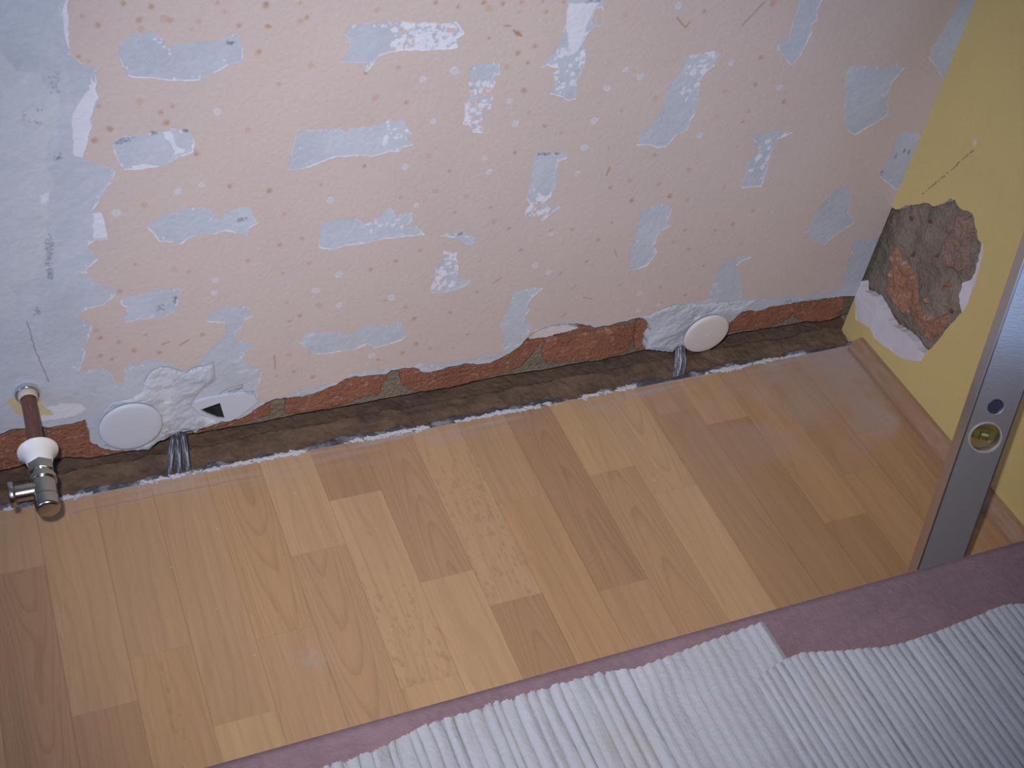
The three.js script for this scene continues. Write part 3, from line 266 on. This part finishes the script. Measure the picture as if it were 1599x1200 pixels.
// per strip: [end z in mm, tone, figure]; figure: 0 straight, 1 cathedral, 2 flecked
const STRIPS = { '-3': [[300, MD, 0], [620, LT, 0]], '-2': [[210, LT, 0], [560, MD, 1]], '-1': [[129, MD, 0], [520, DK, 1]], 0: [[329, MD, 0], [700, DK, 0]], 1: [[277, MD, 0], [640, OR, 2]], 2: [[381, MD, 0], [760, YL, 0]], 3: [[291, OR, 1], [640, MD, 0]], 4: [[192, LT, 0], [560, MD, 1]], 5: [[123, DK, 0], [396, LT, 2], [800, YL, 0]], 6: [[269, PK, 1], [600, LT, 0]], 7: [[322, LT, 2], [700, DK, 1]], 8: [[183, MD, 0], [620, OR, 0]], 9: [[339, DK, 1], [720, MD, 0]], 10: [[170, YL, 0], [560, MD, 1]], 11: [[221, LT, 1], [640, LT, 0]], 12: [[96, PK, 0], [480, MR, 0], [800, OW, 0]], 13: [[129, OR, 0], [560, DR, 0]], 14: [[325, OW, 0], [700, DR, 0]], 15: [[260, MR, 0], [640, OW, 0]], 16: [[200, MR, 0], [560, OW, 0]], 17: [[340, MR, 0], [700, MR, 0]] };
const segAt = (i, z) => { const s = STRIPS[i] || STRIPS[((i % 17) + 17) % 17]; for (const q of s) if (z * 1000 < q[0]) return q; return s[s.length - 1]; };
const FX = 1.5, FZ = 0.75;
const floorMap = canvasTex(2048, 1024, (u, v) => {
  const x = -FX + u * FX, z = v * FZ, i = Math.floor((x - X0) / SW), s = segAt(i, z), lx = x - X0 - i * SW, id = i * 7 + Math.round(s[0] / 10), t = s[1];
  let k = 1 + (fbm(lx * 420 + id * 13, z * 7 + id, 3) - 0.5) * 0.16 + (fbm(x * 1400, z * 60, 2) - 0.5) * 0.10 + (fbm(lx * 40 + id, z * 3 + id * 5, 2) - 0.5) * 0.14;
  if (s[2] === 1) { const cz = s[0] / 1000 - 0.10 - hash(id, 2) * 0.08, cx = SW * (0.4 + 0.25 * hash(id, 5)), ax = (lx - cx) / SW, r = (z - cz) * 9 * (hash(id, 8) < 0.5 ? 1 : -1) + ax * ax * 13 + (fbm(lx * 30 + id, z * 9, 2) - 0.5) * 1.2, f = r * 1.5 - Math.floor(r * 1.5); k *= 1 - 0.13 * sstep(0.55, 0.95, f) * (1 - sstep(0.95, 1, f)); }
  else { const r = lx * 55 + (fbm(lx * 18 + id, z * 4 + id, 3) - 0.5) * 3.2 + z * (hash(id, 4) - 0.5) * 5, f = r - Math.floor(r); k *= 1 - 0.07 * sstep(0.6, 0.9, f) * (1 - sstep(0.9, 1, f)); }
  if (s[2] === 2) k *= 1 - 0.16 * sstep(0.60, 0.74, fbm(x * 330, z * 120, 3)) * sstep(0.35, 0.6, fbm(lx * 40 + id, z * 5, 2));
  const seam = Math.min(lx, SW - lx); if (seam < 0.0009) k *= 0.93;
  let r = t[0] * k, g = t[1] * k, b = t[2] * k;
  // plaster dust swept along the wall edge and into the corner
  const band = Math.exp(-(z - FE) / 0.017), streak = fbm(x * 14, z * 160, 4), cor = sstep(-0.52, -0.05, x) * (1 - sstep(0.10, 0.42, z)) + 0.8 * sstep(-0.13, -0.03, x);
  let dust = clamp(band * (0.15 + 1.1 * sstep(0.38, 0.68, streak))) * 0.75 + cor * 0.30 * sstep(0.34, 0.66, fbm(x * 16 + 3, z * 16, 5));
  const sx = x + 0.905, sz = z - 0.33; dust += 0.35 * Math.exp(-(sx * sx) / 0.0004 - (sz * sz) / 0.0002) * sstep(0.4, 0.65, fbm(x * 160, z * 160, 3));
  const speck = fbm(x * 700, z * 700, 2); if (speck > 0.86) dust += 0.5;
  dust = clamp(dust, 0, 0.72);
  r += (0.40 - r) * dust; g += (0.345 - g) * dust; b += (0.335 - b) * dust;
  return [r, g, b];
}, (c) => {
  const X = (x) => ((x + FX) / FX) * 2048, Y = (z) => (1 - z / FZ) * 1024;
  c.strokeStyle = css(0.20, 0.12, 0.08, 0.5); c.lineWidth = 1.3; c.beginPath(); c.moveTo(X(-1.11), Y(0.062)); for (let k = 0; k <= 12; k++) c.lineTo(X(-1.11 + k * 0.018), Y(0.061 + rr(-0.001, 0.001))); c.stroke();
  for (const [x, z] of [[-0.53, 0.29], [-0.42, 0.2], [-0.81, 0.32], [-0.96, 0.31], [-0.96, 0.13], [-0.985, 0.24], [-1.02, 0.17], [-0.86, 0.10], [-0.5, 0.155], [-0.36, 0.075]]) { c.fillStyle = css(0.58, 0.55, 0.52, 0.65); c.beginPath(); c.ellipse(X(x), Y(z), rr(1, 1.8), rr(0.9, 1.5), 0, 0, 7); c.fill(); }
});
const floorMat = new THREE.MeshPhysicalMaterial({ map: floorMap, roughness: 0.5, specularIntensity: 0.5 });
const floorUV = (x, y, z) => [(x + FX) / FX, z / FZ];
for (let i = -36; i <= 17; i++) {
  const xa = X0 + i * SW + 0.00006, xb = Math.min(X0 + (i + 1) * SW - 0.00006, -0.001), segs = STRIPS[i] ? [...STRIPS[i].map((s) => s[0] / 1000), 3.7] : [3.7];
  let z0 = FE + rr(-0.0015, 0.0015);
  for (const z1 of segs) { part(numbered('plank'), planarUV(boxAt(xa, xb, -0.008, 0, z0 + 0.00006, z1 - 0.00006), floorUV), floorMat, floor); z0 = z1; }
}
part('subfloor', boxAt(-3.5, 0.2, -0.15, -0.018, -0.12, 3.7), M.screed, floor);
{
  const strip = relief([[-1500, -60], [-2, -60], [-2, 46], [-1500, 46]], 2.4, (x, y) => { const z = y; const lip = -5 + 7 * (fbm(x / 40, 5, 3) - 0.5); let h = 4 - (z + 12) * 0.26; if (z < lip) h = Math.max(-15, 4 - (lip + 12) * 0.26 - (lip - z) * 2.4); return (h + (z < lip - 3 ? 2 : 6.5) * (fbm(x / 22, z / 16, 4) - 0.5) + 2.5 * (fbm(x / 5, z / 5, 2) - 0.5)) / 1000; }, (x, y) => [x / 1.5, y / 0.3]);
  strip.rotateX(Math.PI / 2); strip.scale(1, -1, 1);
  { const p = strip.attributes.position; for (let k = 0; k < p.count; k++) { p.setY(k, p.getY(k) - 0.001); } const ix = strip.index; for (let k = 0; k < ix.count; k += 3) { const a = ix.getX(k); ix.setX(k, ix.getX(k + 2)); ix.setX(k + 2, a); } strip.computeVertexNormals(); }
  part('screed_gap', strip, M.screed, floor);
  const foam = relief([[-1500, 10], [-2, 10], [-2, 40], [-1500, 40]], 1.6, (x, y, d) => (-11 + 10.6 * sstep(13 + 19 * fbm(x / 26, 3, 4), 21 + 17 * fbm(x / 26, 3, 4), y) + 3.2 * (fbm(x / 7, y / 5, 4) - 0.5) * sstep(38, 34, y)) / 1000, (x, y) => [x, y]);
  foam.rotateX(Math.PI / 2); foam.scale(1, -1, 1);
  { const ix = foam.index; for (let k = 0; k < ix.count; k += 3) { const a = ix.getX(k); ix.setX(k, ix.getX(k + 2)); ix.setX(k + 2, a); } foam.computeVertexNormals(); }
  part('underlay_edge', foam, M.underlay, floor);
  const crumbs = [];
  for (let k = 0; k < 4200; k++) {
    const x = rr(-1.18, -0.03), den = sstep(0.36, 0.56, fbm(x * 16, 4, 4)) * (x > -0.92 && x < -0.2 ? 1 : 0.4); if (rnd() > den) continue;
    const s = Math.pow(rnd(), 2.6) * 0.0022 + 0.0005, g = new THREE.IcosahedronGeometry(s, 0), z = 0.0362 + 0.0045 * (fbm(x * 50, 7, 3) - 0.55) + rr(-0.0016, 0.0016) * (rnd() < 0.85 ? 1 : 3);
    g.scale(rr(1, 2.8), rr(0.3, 0.6), rr(0.5, 1.1)); g.rotateY(rr(-0.9, 0.9)); g.translate(x, z > FE - 0.001 ? s * 0.2 : 0.0002 - Math.max(0, FE - 0.003 - z) * 0.5, z); crumbs.push(g);
  }
  part('plaster_crumbs', mergeGeometries(crumbs), M.crumb, floor).userData.kind = 'stuff';
}
const trim = struct('trim_1', 'wooden quarter-round beading along the foot of the yellow wall', 'beading');
{
  const s = new THREE.Shape(); s.moveTo(0, 0); s.lineTo(0.021, 0); s.lineTo(0.021, 0.004); s.absarc(0.004, 0.004, 0.017, 0, Math.PI / 2, false); s.lineTo(0, 0.021); s.closePath();
  const g = new THREE.ExtrudeGeometry(s, { depth: 3.6, bevelEnabled: false, curveSegments: 10 }); g.scale(-1, 1, 1); g.translate(-0.0005, 0, 0.045);
  { const p = g.attributes.position; for (let k = 0; k < p.count; k += 3) for (const a of ['position', 'normal']) { const q = g.attributes[a], t = [q.getX(k), q.getY(k), q.getZ(k)]; q.setXYZ(k, q.getX(k + 2), q.getY(k + 2), q.getZ(k + 2)); q.setXYZ(k + 2, ...t); } g.computeVertexNormals(); }
  const woodMap = canvasTex(256, 1024, (u, v) => { const k = 1 + (fbm(u * 30, v * 8, 4) - 0.5) * 0.4 + (fbm(u * 90, v * 30, 2) - 0.5) * 0.15, d = sstep(0.45, 0.7, fbm(u * 22 + 7, v * 26, 4)) * 0.3; return [0.30 * k + d * 0.10, 0.178 * k + d * 0.12, 0.098 * k + d * 0.14]; });
  part('beading', planarUV(g, (x, y, z) => [(y - x) * 18, z * 1.3]), std({ map: woodMap, roughness: 0.55 }), trim);
}

// ---------------------------------------------------------------- the rest of the room, outside the frame
const ceiling = struct('ceiling', 'white ceiling', 'ceiling'); part('slab', boxAt(-3.6, 0.2, 2.5, 2.62, -0.2, 3.8), M.whitePaint, ceiling);
const wallLeft = struct('wall_left', 'plain light left wall with a wide window', 'wall');
part('slab', plate([[-3800, -150], [200, -150], [200, 2500], [-3800, 2500]], [[[-2500, 800], [-500, 800], [-500, 2200], [-2500, 2200]]], 0.1).rotateY(Math.PI / 2).translate(-3.5, 0, 0), M.whitePaint, wallLeft);
const wallFront = struct('wall_front', 'plain light wall with a narrow window behind the photographer', 'wall'); part('slab', plate([[-3500, -150], [0, -150], [0, 2500], [-3500, 2500]], [[[-1070, 800], [-170, 800], [-170, 2200], [-1070, 2200]]], 0.1).translate(0, 0, 3.8), M.whitePaint, wallFront);
const win = struct('window_1', 'white framed window in the left wall', 'window');
{
  const fr = (z0, z1, y0, y1) => boxAt(-3.57, -3.51, y0, y1, z0, z1);
  part('frame', mergeGeometries([fr(0.5, 0.56, 0.8, 2.2), fr(2.44, 2.5, 0.8, 2.2), fr(1.47, 1.53, 0.86, 2.14), fr(0.56, 2.44, 0.8, 0.86), fr(0.56, 2.44, 2.14, 2.2)]), M.whitePaint, win);
  const glass = new THREE.MeshPhysicalMaterial({ color: 0xffffff, transmission: 1, roughness: 0, thickness: 0, ior: 1.5 });
  part('pane', boxAt(-3.542, -3.538, 0.86, 2.14, 0.56, 1.47), glass, win); part('pane', boxAt(-3.542, -3.538, 0.86, 2.14, 1.53, 2.44), glass, win);
  const win2 = struct('window_2', 'narrow white framed window in the wall behind the photographer', 'window'), fx = (x0, x1, y0, y1) => boxAt(x0, x1, y0, y1, 3.71, 3.77);
  part('frame', mergeGeometries([fx(-1.07, -1.01, 0.8, 2.2), fx(-0.23, -0.17, 0.8, 2.2), fx(-1.01, -0.23, 0.8, 0.86), fx(-1.01, -0.23, 2.14, 2.2)]), M.whitePaint, win2);
  part('pane', boxAt(-1.01, -0.23, 0.86, 2.14, 3.738, 3.742), glass, win2);
}

// ---------------------------------------------------------------- radiator valve on its pipe stub
{
  const t = thing('radiator_valve', 'chrome radiator valve on a brown pipe stub with a white cone rosette', 'valve');
  t.position.set(-1.135, 0.1424, 0);
  const lathe = (pts, seg = 40) => { const g = new THREE.LatheGeometry(pts.map(([r, z]) => new THREE.Vector2(r, z)), seg); g.rotateX(Math.PI / 2); return g; };
  const cyl = (r, z0, z1, seg = 40) => { const c = Math.min(0.0012, r * 0.2); return lathe([[0, z0], [r - c, z0], [r, z0 + c], [r, z1 - c], [r - c, z1], [0, z1]], seg); };
  part('pipe', cyl(0.0080, -0.014, 0.112), M.pipe, t);
  part('wall_collar', lathe([[0.0092, -0.001], [0.0130, -0.001], [0.0138, 0.003], [0.0130, 0.006], [0.0116, 0.007], [0.0108, 0.004], [0.0092, 0.003]]), M.brightChrome, t).userData.label = 'chrome ring around the pipe at the wall';
  part('collar_filling', lathe([[0.0088, 0.001], [0.0108, 0.003], [0.0102, 0.012], [0.0088, 0.014]]), std({ color: lin(0.55, 0.49, 0.40), roughness: 0.8 }), t);
  part('rosette', lathe([[0.0095, 0.0905], [0.0192, 0.091], [0.0208, 0.0925], [0.0204, 0.094], [0.0172, 0.0972], [0.0142, 0.104], [0.0122, 0.1125], [0.0095, 0.1125]]), M.enamel, t).userData.label = 'white enamelled cone rosette';
  part('union_nut', cyl(0.0136, 0.1128, 0.1265, 6), M.chrome, t);
  const body = part('valve_body', mergeGeometries([cyl(0.0112, 0.125, 0.134), cyl(0.0138, 0.132, 0.139), cyl(0.0118, 0.138, 0.161)]), M.chrome, t);
  const arm = cyl(0.0085, 0, 0.022); arm.rotateY(-Math.PI / 2); arm.translate(-0.007, 0, 0.147);
  part('side_outlet', arm, M.chrome, body);
  const cap = cyl(0.0135, 0, 0.006); cap.rotateY(-Math.PI / 2); cap.translate(-0.0285, 0, 0.147);
  part('outlet_cap', cap, M.chrome, body);
  part('end_cap', lathe([[0, 0.160], [0.0118, 0.160], [0.0123, 0.162], [0.0123, 0.173], [0.0114, 0.1758], [0.0092, 0.177], [0, 0.1772]]), M.chrome, t);
}

// ---------------------------------------------------------------- electrical boxes and cables at the foot of the wall
function coverDisc(name, label, [x, y], r, z, m, tilt) {
  const t = thing(name, label, 'box cover'); t.position.set(x / 1000, y / 1000, z);
  const g = new THREE.LatheGeometry([[0, 0.0045], [r * 0.55, 0.0042], [r * 0.86, 0.0034], [r * 0.94, 0.0026], [r * 0.985, 0.0014], [r, 0], [r * 0.98, -0.003], [0, -0.003]].map(([a, b]) => new THREE.Vector2(a, b)), 72);
  g.rotateX(Math.PI / 2); part('cover', g, m, t);
  const d = new THREE.LatheGeometry([[0, 0.0052], [0.0011, 0.0050], [0.0014, 0.0042], [0, 0.0042]].map(([a, b]) => new THREE.Vector2(a, b)), 16); d.rotateX(Math.PI / 2); part('centre_mark', d, m, t);
  t.rotation.set(...tilt);
  return t;
}
coverDisc('junction_box_cover', 'flat white round junction box cover plastered in beside the pipe', D.discL, 0.0365, 0.0065, M.whitePlastic, [0, 0, 0]);
coverDisc('junction_box_cover', 'cream round junction box cover overhanging the bricks near the yellow wall', D.discR, 0.0345, 0.008, M.creamPlastic, [0.04, -0.03, 0]);
{
  const t = thing('flush_box', 'white flush-mounted box with a dark open corner set in rough plaster', 'wall box');
  t.position.set(-0.936, 0.062, 0);
  const rel = (p) => p.map(([x, y]) => [x + 936, y - 62]);
  const g = plate(torn(rel(D.boxPlate), 6, 0.6), [rel(D.boxHole)], 0.0035, 0); g.translate(0, 0, 0.004); part('front_plate', g, M.whitePlastic, t);
  const w = [boxAt(-0.0175, 0.0175, -0.0155, 0.0165, -0.122, -0.12), boxAt(-0.0175, -0.016, -0.0155, 0.0165, -0.12, -0.0022), boxAt(0.016, 0.0175, -0.0155, 0.0165, -0.12, -0.0022), boxAt(-0.016, 0.016, -0.0155, -0.014, -0.12, -0.0022), boxAt(-0.016, 0.016, 0.015, 0.0165, -0.12, -0.0022)];
  const hs = (f) => rel(D.boxHole).map(([x, y]) => [(x - 2) * f + 2, (y + 1) * f - 1]), collar = plate(hs(1.13), [hs(1.03)], 0.0128); collar.translate(0, 0, 0.0004);
  part('inner_box', mergeGeometries([...w.map((q) => q.toNonIndexed()), collar]), M.blackPlastic, t).userData.label = 'black plastic inside of the box';
}
{
  const cabMap = canvasTex(256, 256, (u, v) => { const w = sstep(0.5, 0.66, fbm(u * 9, v * 26, 4)), k = 1 + (fbm(u * 40, v * 40, 2) - 0.5) * 0.4; return [(0.055 + 0.30 * w) * k, (0.058 + 0.30 * w) * k, (0.072 + 0.31 * w) * k]; });
  const cm = std({ map: cabMap, roughness: 0.7 });
  const L = ['grey plaster-smeared cable below the flat white cover, next to it', 'grey plaster-smeared cable below the flat white cover, middle of three', 'grey plaster-smeared cable below the flat white cover, towards the open box', 'whitened cable left of its darker twin below the cream cover', 'dark cable beside its whitened twin below the cream cover'];
  L[3] = 'plaster-whitened cable running down beneath the cream cover'; L[4] = 'darker grey cable running down beneath the cream cover';
  D.cables.forEach(([a, b], i) => {
    const t = thing('cable', L[i], 'cable', i < 3 ? 'cables below the flat white cover' : 'cables below the cream cover');
    const A = new THREE.Vector3(...a).divideScalar(1000), B = new THREE.Vector3(...b).divideScalar(1000);
    t.position.copy(B);
    const c = new THREE.CatmullRomCurve3([A.clone().add(new THREE.Vector3(0, 0.03, -0.007)), A.clone().add(new THREE.Vector3(0, 0.012, -0.001)), A, A.clone().lerp(B, 0.5).add(new THREE.Vector3(0, 0.0035, 0)), B, B.clone().add(new THREE.Vector3(-0.002, -0.011, 0.006))].map((v) => new THREE.Vector3(v.x - B.x, v.y - B.y, v.z - B.z)));
    part('sheath', new THREE.TubeGeometry(c, 40, i === 3 ? 0.0052 : 0.0042, 14), i === 3 ? std({ map: tex(cabMap, 1), color: lin(1.9, 1.85, 1.8), roughness: 0.8 }) : cm, t);
  });
}

// ---------------------------------------------------------------- spirit level leaning on the yellow wall
{
  const t = thing('spirit_level', 'aluminium spirit level with a round vial leaning against the yellow wall', 'spirit level');
  const u = new THREE.Vector3(0.195, 0.929, -0.314).normalize(), n0 = new THREE.Vector3(-0.378, 0.367, 0.85), s = new THREE.Vector3().crossVectors(u, n0).normalize(), n = new THREE.Vector3().crossVectors(s, u);
  t.matrixAutoUpdate = true;
  const LB = 0.252, LEN = 1.015, W = 0.05, T = 0.021;
  const P = new THREE.Vector3(-0.18, 0.243, 0.427).addScaledVector(u, -LB);
  t.quaternion.setFromRotationMatrix(new THREE.Matrix4().makeBasis(s, u, n)); t.position.copy(P);
  const r1 = 0.0187, r2 = 0.0086, py = LB + 0.037, pxo = -0.0005;
  const sh = new THREE.Shape([[-W / 2, 0], [W / 2, 0], [W / 2, LEN], [-W / 2, LEN]].map(([a, b]) => new THREE.Vector2(a, b)));
  for (const [x, y, r] of [[0, LB, r1], [pxo, py, r2]]) { const h = new THREE.Path(); h.absarc(x, y, r, 0, Math.PI * 2, true); sh.holes.push(h); }
  const g = new THREE.ExtrudeGeometry(sh, { depth: T - 0.0028, bevelEnabled: true, bevelThickness: 0.0006, bevelSize: 0.0006, bevelOffset: -0.0006, bevelSegments: 2, curveSegments: 48 }); g.translate(0, 0, -T + 0.0020);
  part('body', planarUV(g, (x, y) => [x, y]), M.aluminium, t);
  for (const sx of [-1, 1]) { const b = new RoundedBoxGeometry(0.0032, LEN, T, 2, 0.0009); b.translate(sx * (W / 2 - 0.0014), LEN / 2, -T / 2); part('edge_rail', b, M.aluminiumEdge, t); }
  const vial = new THREE.Group(); vial.name = 'vial'; vial.position.set(0, LB, 0); t.add(vial);
  const lat = (pts, m, name) => { const q = new THREE.LatheGeometry(pts.map(([a, b]) => new THREE.Vector2(a, b)), 56); q.rotateX(Math.PI / 2); return part(name, q, m, vial); };
  lat([[r1 - 0.0022, -0.0195], [r1 - 0.0001, -0.0195], [r1 - 0.0001, 0.0006], [r1 - 0.001, 0.0012], [r1 - 0.0022, 0.0004]], std({ color: lin(0.34, 0.32, 0.27), roughness: 0.25 }), 'ring');
  const clear = new THREE.MeshPhysicalMaterial({ color: lin(0.95, 0.93, 0.86), transmission: 1, roughness: 0.03, thickness: 0.004, ior: 1.49, attenuationColor: lin(0.85, 0.72, 0.42), attenuationDistance: 0.03 });
  lat([[0, -0.0008], [r1 - 0.0023, -0.0022], [r1 - 0.0023, -0.0046], [0, -0.0046]].reverse(), clear, 'front_lens');
  const tube = new THREE.CapsuleGeometry(0.0048, 0.018, 8, 24); tube.rotateZ(Math.PI / 2); tube.translate(0, 0, -0.0105); part('fluid_tube', tube, new THREE.MeshPhysicalMaterial({ color: lin(0.8, 0.82, 0.35), transmission: 0.75, roughness: 0.08, thickness: 0.008, ior: 1.4, attenuationColor: lin(0.6, 0.66, 0.12), attenuationDistance: 0.012 }), vial);
  const bub = new THREE.CapsuleGeometry(0.0016, 0.005, 6, 16); bub.rotateZ(Math.PI / 2); bub.translate(0.001, 0.0012, -0.0055); part('bubble', bub, std({ color: lin(0.75, 0.76, 0.6), roughness: 0.15 }), vial);
  for (const k of [-1, 1]) { const q = boxAt(k * 0.0042 - 0.0003, k * 0.0042 + 0.0003, -0.0049, 0.0049, -0.0062, -0.0056); part('mark_line', q, M.blackPlastic, vial); }
  part('holder', boxAt(-0.0155, 0.0155, -0.0075, 0.0075, -0.0185, -0.0158), std({ color: lin(0.42, 0.30, 0.13), roughness: 0.4 }), vial);
  const plug = new THREE.LatheGeometry([[0, -0.0008], [0.0055, -0.0004], [0.0072, -0.0012], [0.0076, 0.0002], [0.0084, 0.0004], [0.0086, -0.002], [0.0086, -0.018], [0, -0.018]].reverse().map(([a, b]) => new THREE.Vector2(a, b)), 40); plug.rotateX(Math.PI / 2); plug.translate(pxo, py, 0);
  part('plug', plug, std({ color: lin(0.035, 0.04, 0.065), roughness: 0.35 }), t).userData.label = 'dark round plug beside the vial';
}

// ---------------------------------------------------------------- upholstered seat with cardboard laid on top
const SEAT = 0.40, SZ = 0.6462;
{
  const t = thing('upholstered_seat', 'mauve velour upholstered seat with corrugated cardboard laid over it', 'seat');
  t.position.set(-1.3, 0, SZ + 0.42);
  const fab = canvasTex(512, 512, (u, v) => { const k = 1 + (fbm(u * 8, v * 8, 4) - 0.5) * 0.32 + (fbm(u * 110, v * 110, 2) - 0.5) * 0.28; return [0.127 * k, 0.079 * k, 0.089 * k]; });
  const fm = new THREE.MeshPhysicalMaterial({ map: fab, roughness: 0.95, sheen: 0.6, sheenRoughness: 0.5, sheenColor: lin(0.16, 0.13, 0.22), bumpMap: tex(grainBump, 5), bumpScale: 0.0004 });
  const c = new RoundedBoxGeometry(2.5, 0.16, 0.84, 6, 0.009); c.translate(0, SEAT - 0.08, 0); part('seat_cushion', planarUV(c, (x, y, z) => [x * 2.2, (z + y) * 2.2]), fm, t);
  const b = new RoundedBoxGeometry(2.46, 0.2, 0.8, 3, 0.012); b.translate(0, 0.14, 0); part('base', planarUV(b, (x, y, z) => [x * 2.2, (z + y) * 2.2]), fm, t);
  for (const [x, z] of [[-1.15, -0.34], [1.15, -0.34], [-1.15, 0.34], [1.15, 0.34]]) { const l = new THREE.CylinderGeometry(0.022, 0.018, 0.042, 20); l.translate(x, 0.021, z); part('leg', l, M.blackPlastic, t); }
}
// corrugated sheet: ridges run along z; top edge z0(x) follows edge, sheet bottom at y0
function sheet(name, label, edge, left, right, zEnd, y0, pitch, amp, sharp, rumple, mat, lift) {
  const t = thing(name, label, 'cardboard', 'corrugated cardboard sheets on the seat');
  const bx = edge[0][0] / 1000, bz = edge[0][1] / 1000; t.position.set(bx, y0, bz);
  const zAt = (poly, k, x) => { for (let i = 0; i + 1 < poly.length; i++) { const a = poly[i], b = poly[i + 1]; if (x >= a[k] && x <= b[k]) return a[1 - k] + ((b[1 - k] - a[1 - k]) * (x - a[k])) / (b[k] - a[k] || 1); } const e = x < poly[0][k] ? poly[0] : poly[poly.length - 1]; return e[1 - k]; };
  const xl = left(0), xr = right(0), per = Math.round((xr - xl) / pitch), K = 14, nu = per * K, nv = 60, pos = [], uv = [], idx = [];
  // sharp: broad rounded ridges between narrow V-shaped valleys; otherwise a soft ripple. Samples crowd into the valleys
  const wave = (t) => (sharp ? (0.72 * (1 - Math.exp(-Math.min(t, 1 - t) * 14)) + 0.28 * Math.sin(t * Math.PI)) : 0.5 - 0.5 * Math.cos(t * 2 * Math.PI));
  for (let side = 0; side < 2; side++) for (let j = 0; j <= nv; j++) for (let i = 0; i <= nu; i++) {
    const p = Math.min(per - 1, Math.floor(i / K)), s = i / K - p, t = s - (Math.sin(2 * Math.PI * s) / (2 * Math.PI)) * 0.8, f = (p + t + (p ? 0.45 * rumple * (hash(p, 5) - 0.5) * (1 - t) : 0) + 0.45 * rumple * (hash(p + 1, 5) - 0.5) * t * (p < per - 1 ? 1 : 0)) / per;
    const w = Math.pow(j / nv, 1.5), xm = xl + (xr - xl) * f, zt = zAt(edge, 0, xm), z = zt + (zEnd - zt) * w + (j ? 0 : (hash(i, side + Math.round(pitch * 100)) - 0.5) * 1.6 * rumple), near = Math.exp(-(z - zt) / 22);
    const x = left(z) + (right(z) - left(z)) * f + rumple * (i > 0 && i < nu ? 1 : 0) * (5 * near * (fbm(p / 3, z / 30, 2) - 0.5) + 2.4 * (fbm(p / 2 + 7, z / 60, 2) - 0.5));
    let h = wave(t) * amp * (1 + rumple * 0.7 * (hash(p, 11) - 0.5)) + rumple * (2.6 * near * (fbm(x / 14, z / 14, 3) - 0.4) + 1.4 * (fbm(x / 22, z / 40, 3) - 0.5)) + 2.0 * (fbm(x / 70 + 3, z / 80, 2) - 0.3) + 0.3 * (fbm(x / 3, z / 9, 2) - 0.5) + lift * Math.exp(-(x - xl) / 14);
    if (side) h = Math.min(h - 0.7, 0.3 + 2.0 * (fbm(x / 70 + 3, z / 80, 2) - 0.3) - 0.2 + lift * Math.exp(-(x - xl) / 14));
    pos.push(x / 1000 - bx, h / 1000, z / 1000 - bz); uv.push(x / 400, z / 400);
  }
  const N = (nu + 1) * (nv + 1), Q = (a, b, c, d) => idx.push(a, b, c, a, c, d);
  for (let j = 0; j < nv; j++) for (let i = 0; i < nu; i++) { const a = j * (nu + 1) + i; Q(a, a + nu + 1, a + nu + 2, a + 1); Q(N + a, N + a + 1, N + a + nu + 2, N + a + nu + 1); }
  for (let i = 0; i < nu; i++) { Q(i + 1, N + i + 1, N + i, i); const a = nv * (nu + 1) + i; Q(a, N + a, N + a + 1, a + 1); }
  for (let j = 0; j < nv; j++) { const a = j * (nu + 1), b = a + nu; Q(a, N + a, N + a + nu + 1, a + nu + 1); Q(b + nu + 1, N + b + nu + 1, N + b, b); }
  let g = new THREE.BufferGeometry(); g.setAttribute('position', new THREE.Float32BufferAttribute(pos, 3)); g.setAttribute('uv', new THREE.Float32BufferAttribute(uv, 2)); g.setIndex(idx);
  g = toCreasedNormals(g, 1.1);
  part('sheet', g, mat, t);
  return t;
}
{
  const cardMap = canvasTex(512, 512, (u, v) => { const k = 1 + (fbm(u * 7, v * 7, 4) - 0.5) * 0.14 + (fbm(u * 90, v * 20, 3) - 0.5) * 0.10, s = sstep(0.6, 0.75, fbm(u * 10 + 4, v * 6, 3)); return [0.217 * k, 0.224 * k - s * 0.008, 0.232 * k - s * 0.02]; });
  const cm = std({ map: cardMap, roughness: 0.9, bumpMap: tex(grainBump, 3), bumpScale: 0.0004 });
  const C = D.cardC, A = D.cardA, B = D.cardB;
  sheet('cardboard_sheet', 'crumpled corrugated cardboard sheet with deep uneven ridges, tucked under the smoother one', A, () => -1000, () => -764, 1250, SEAT + 0.0025, 8.6, 3.0, true, 1, cm, 0);
  sheet('cardboard_sheet', 'smooth cardboard sheet with faint flutes, lying between two ridged sheets', B, (z) => -769 - 4 * sstep(680, 705, z), () => -653, 1250, SEAT + 0.0048, 8.4, 2.4, false, 0.12, cm, 2);
  sheet('cardboard_sheet', 'evenly ridged cardboard sheet overlapping the smooth one, near the spirit level', [...C, [-330, 712]], () => -690, () => -335, 1250, SEAT + 0.009, 7.3, 2.2, true, 0.3, cm, 2.5);
}

scene.traverse((o) => { if (o.isMesh) o.castShadow = o.receiveShadow = true; });
renderer.render(scene, camera);
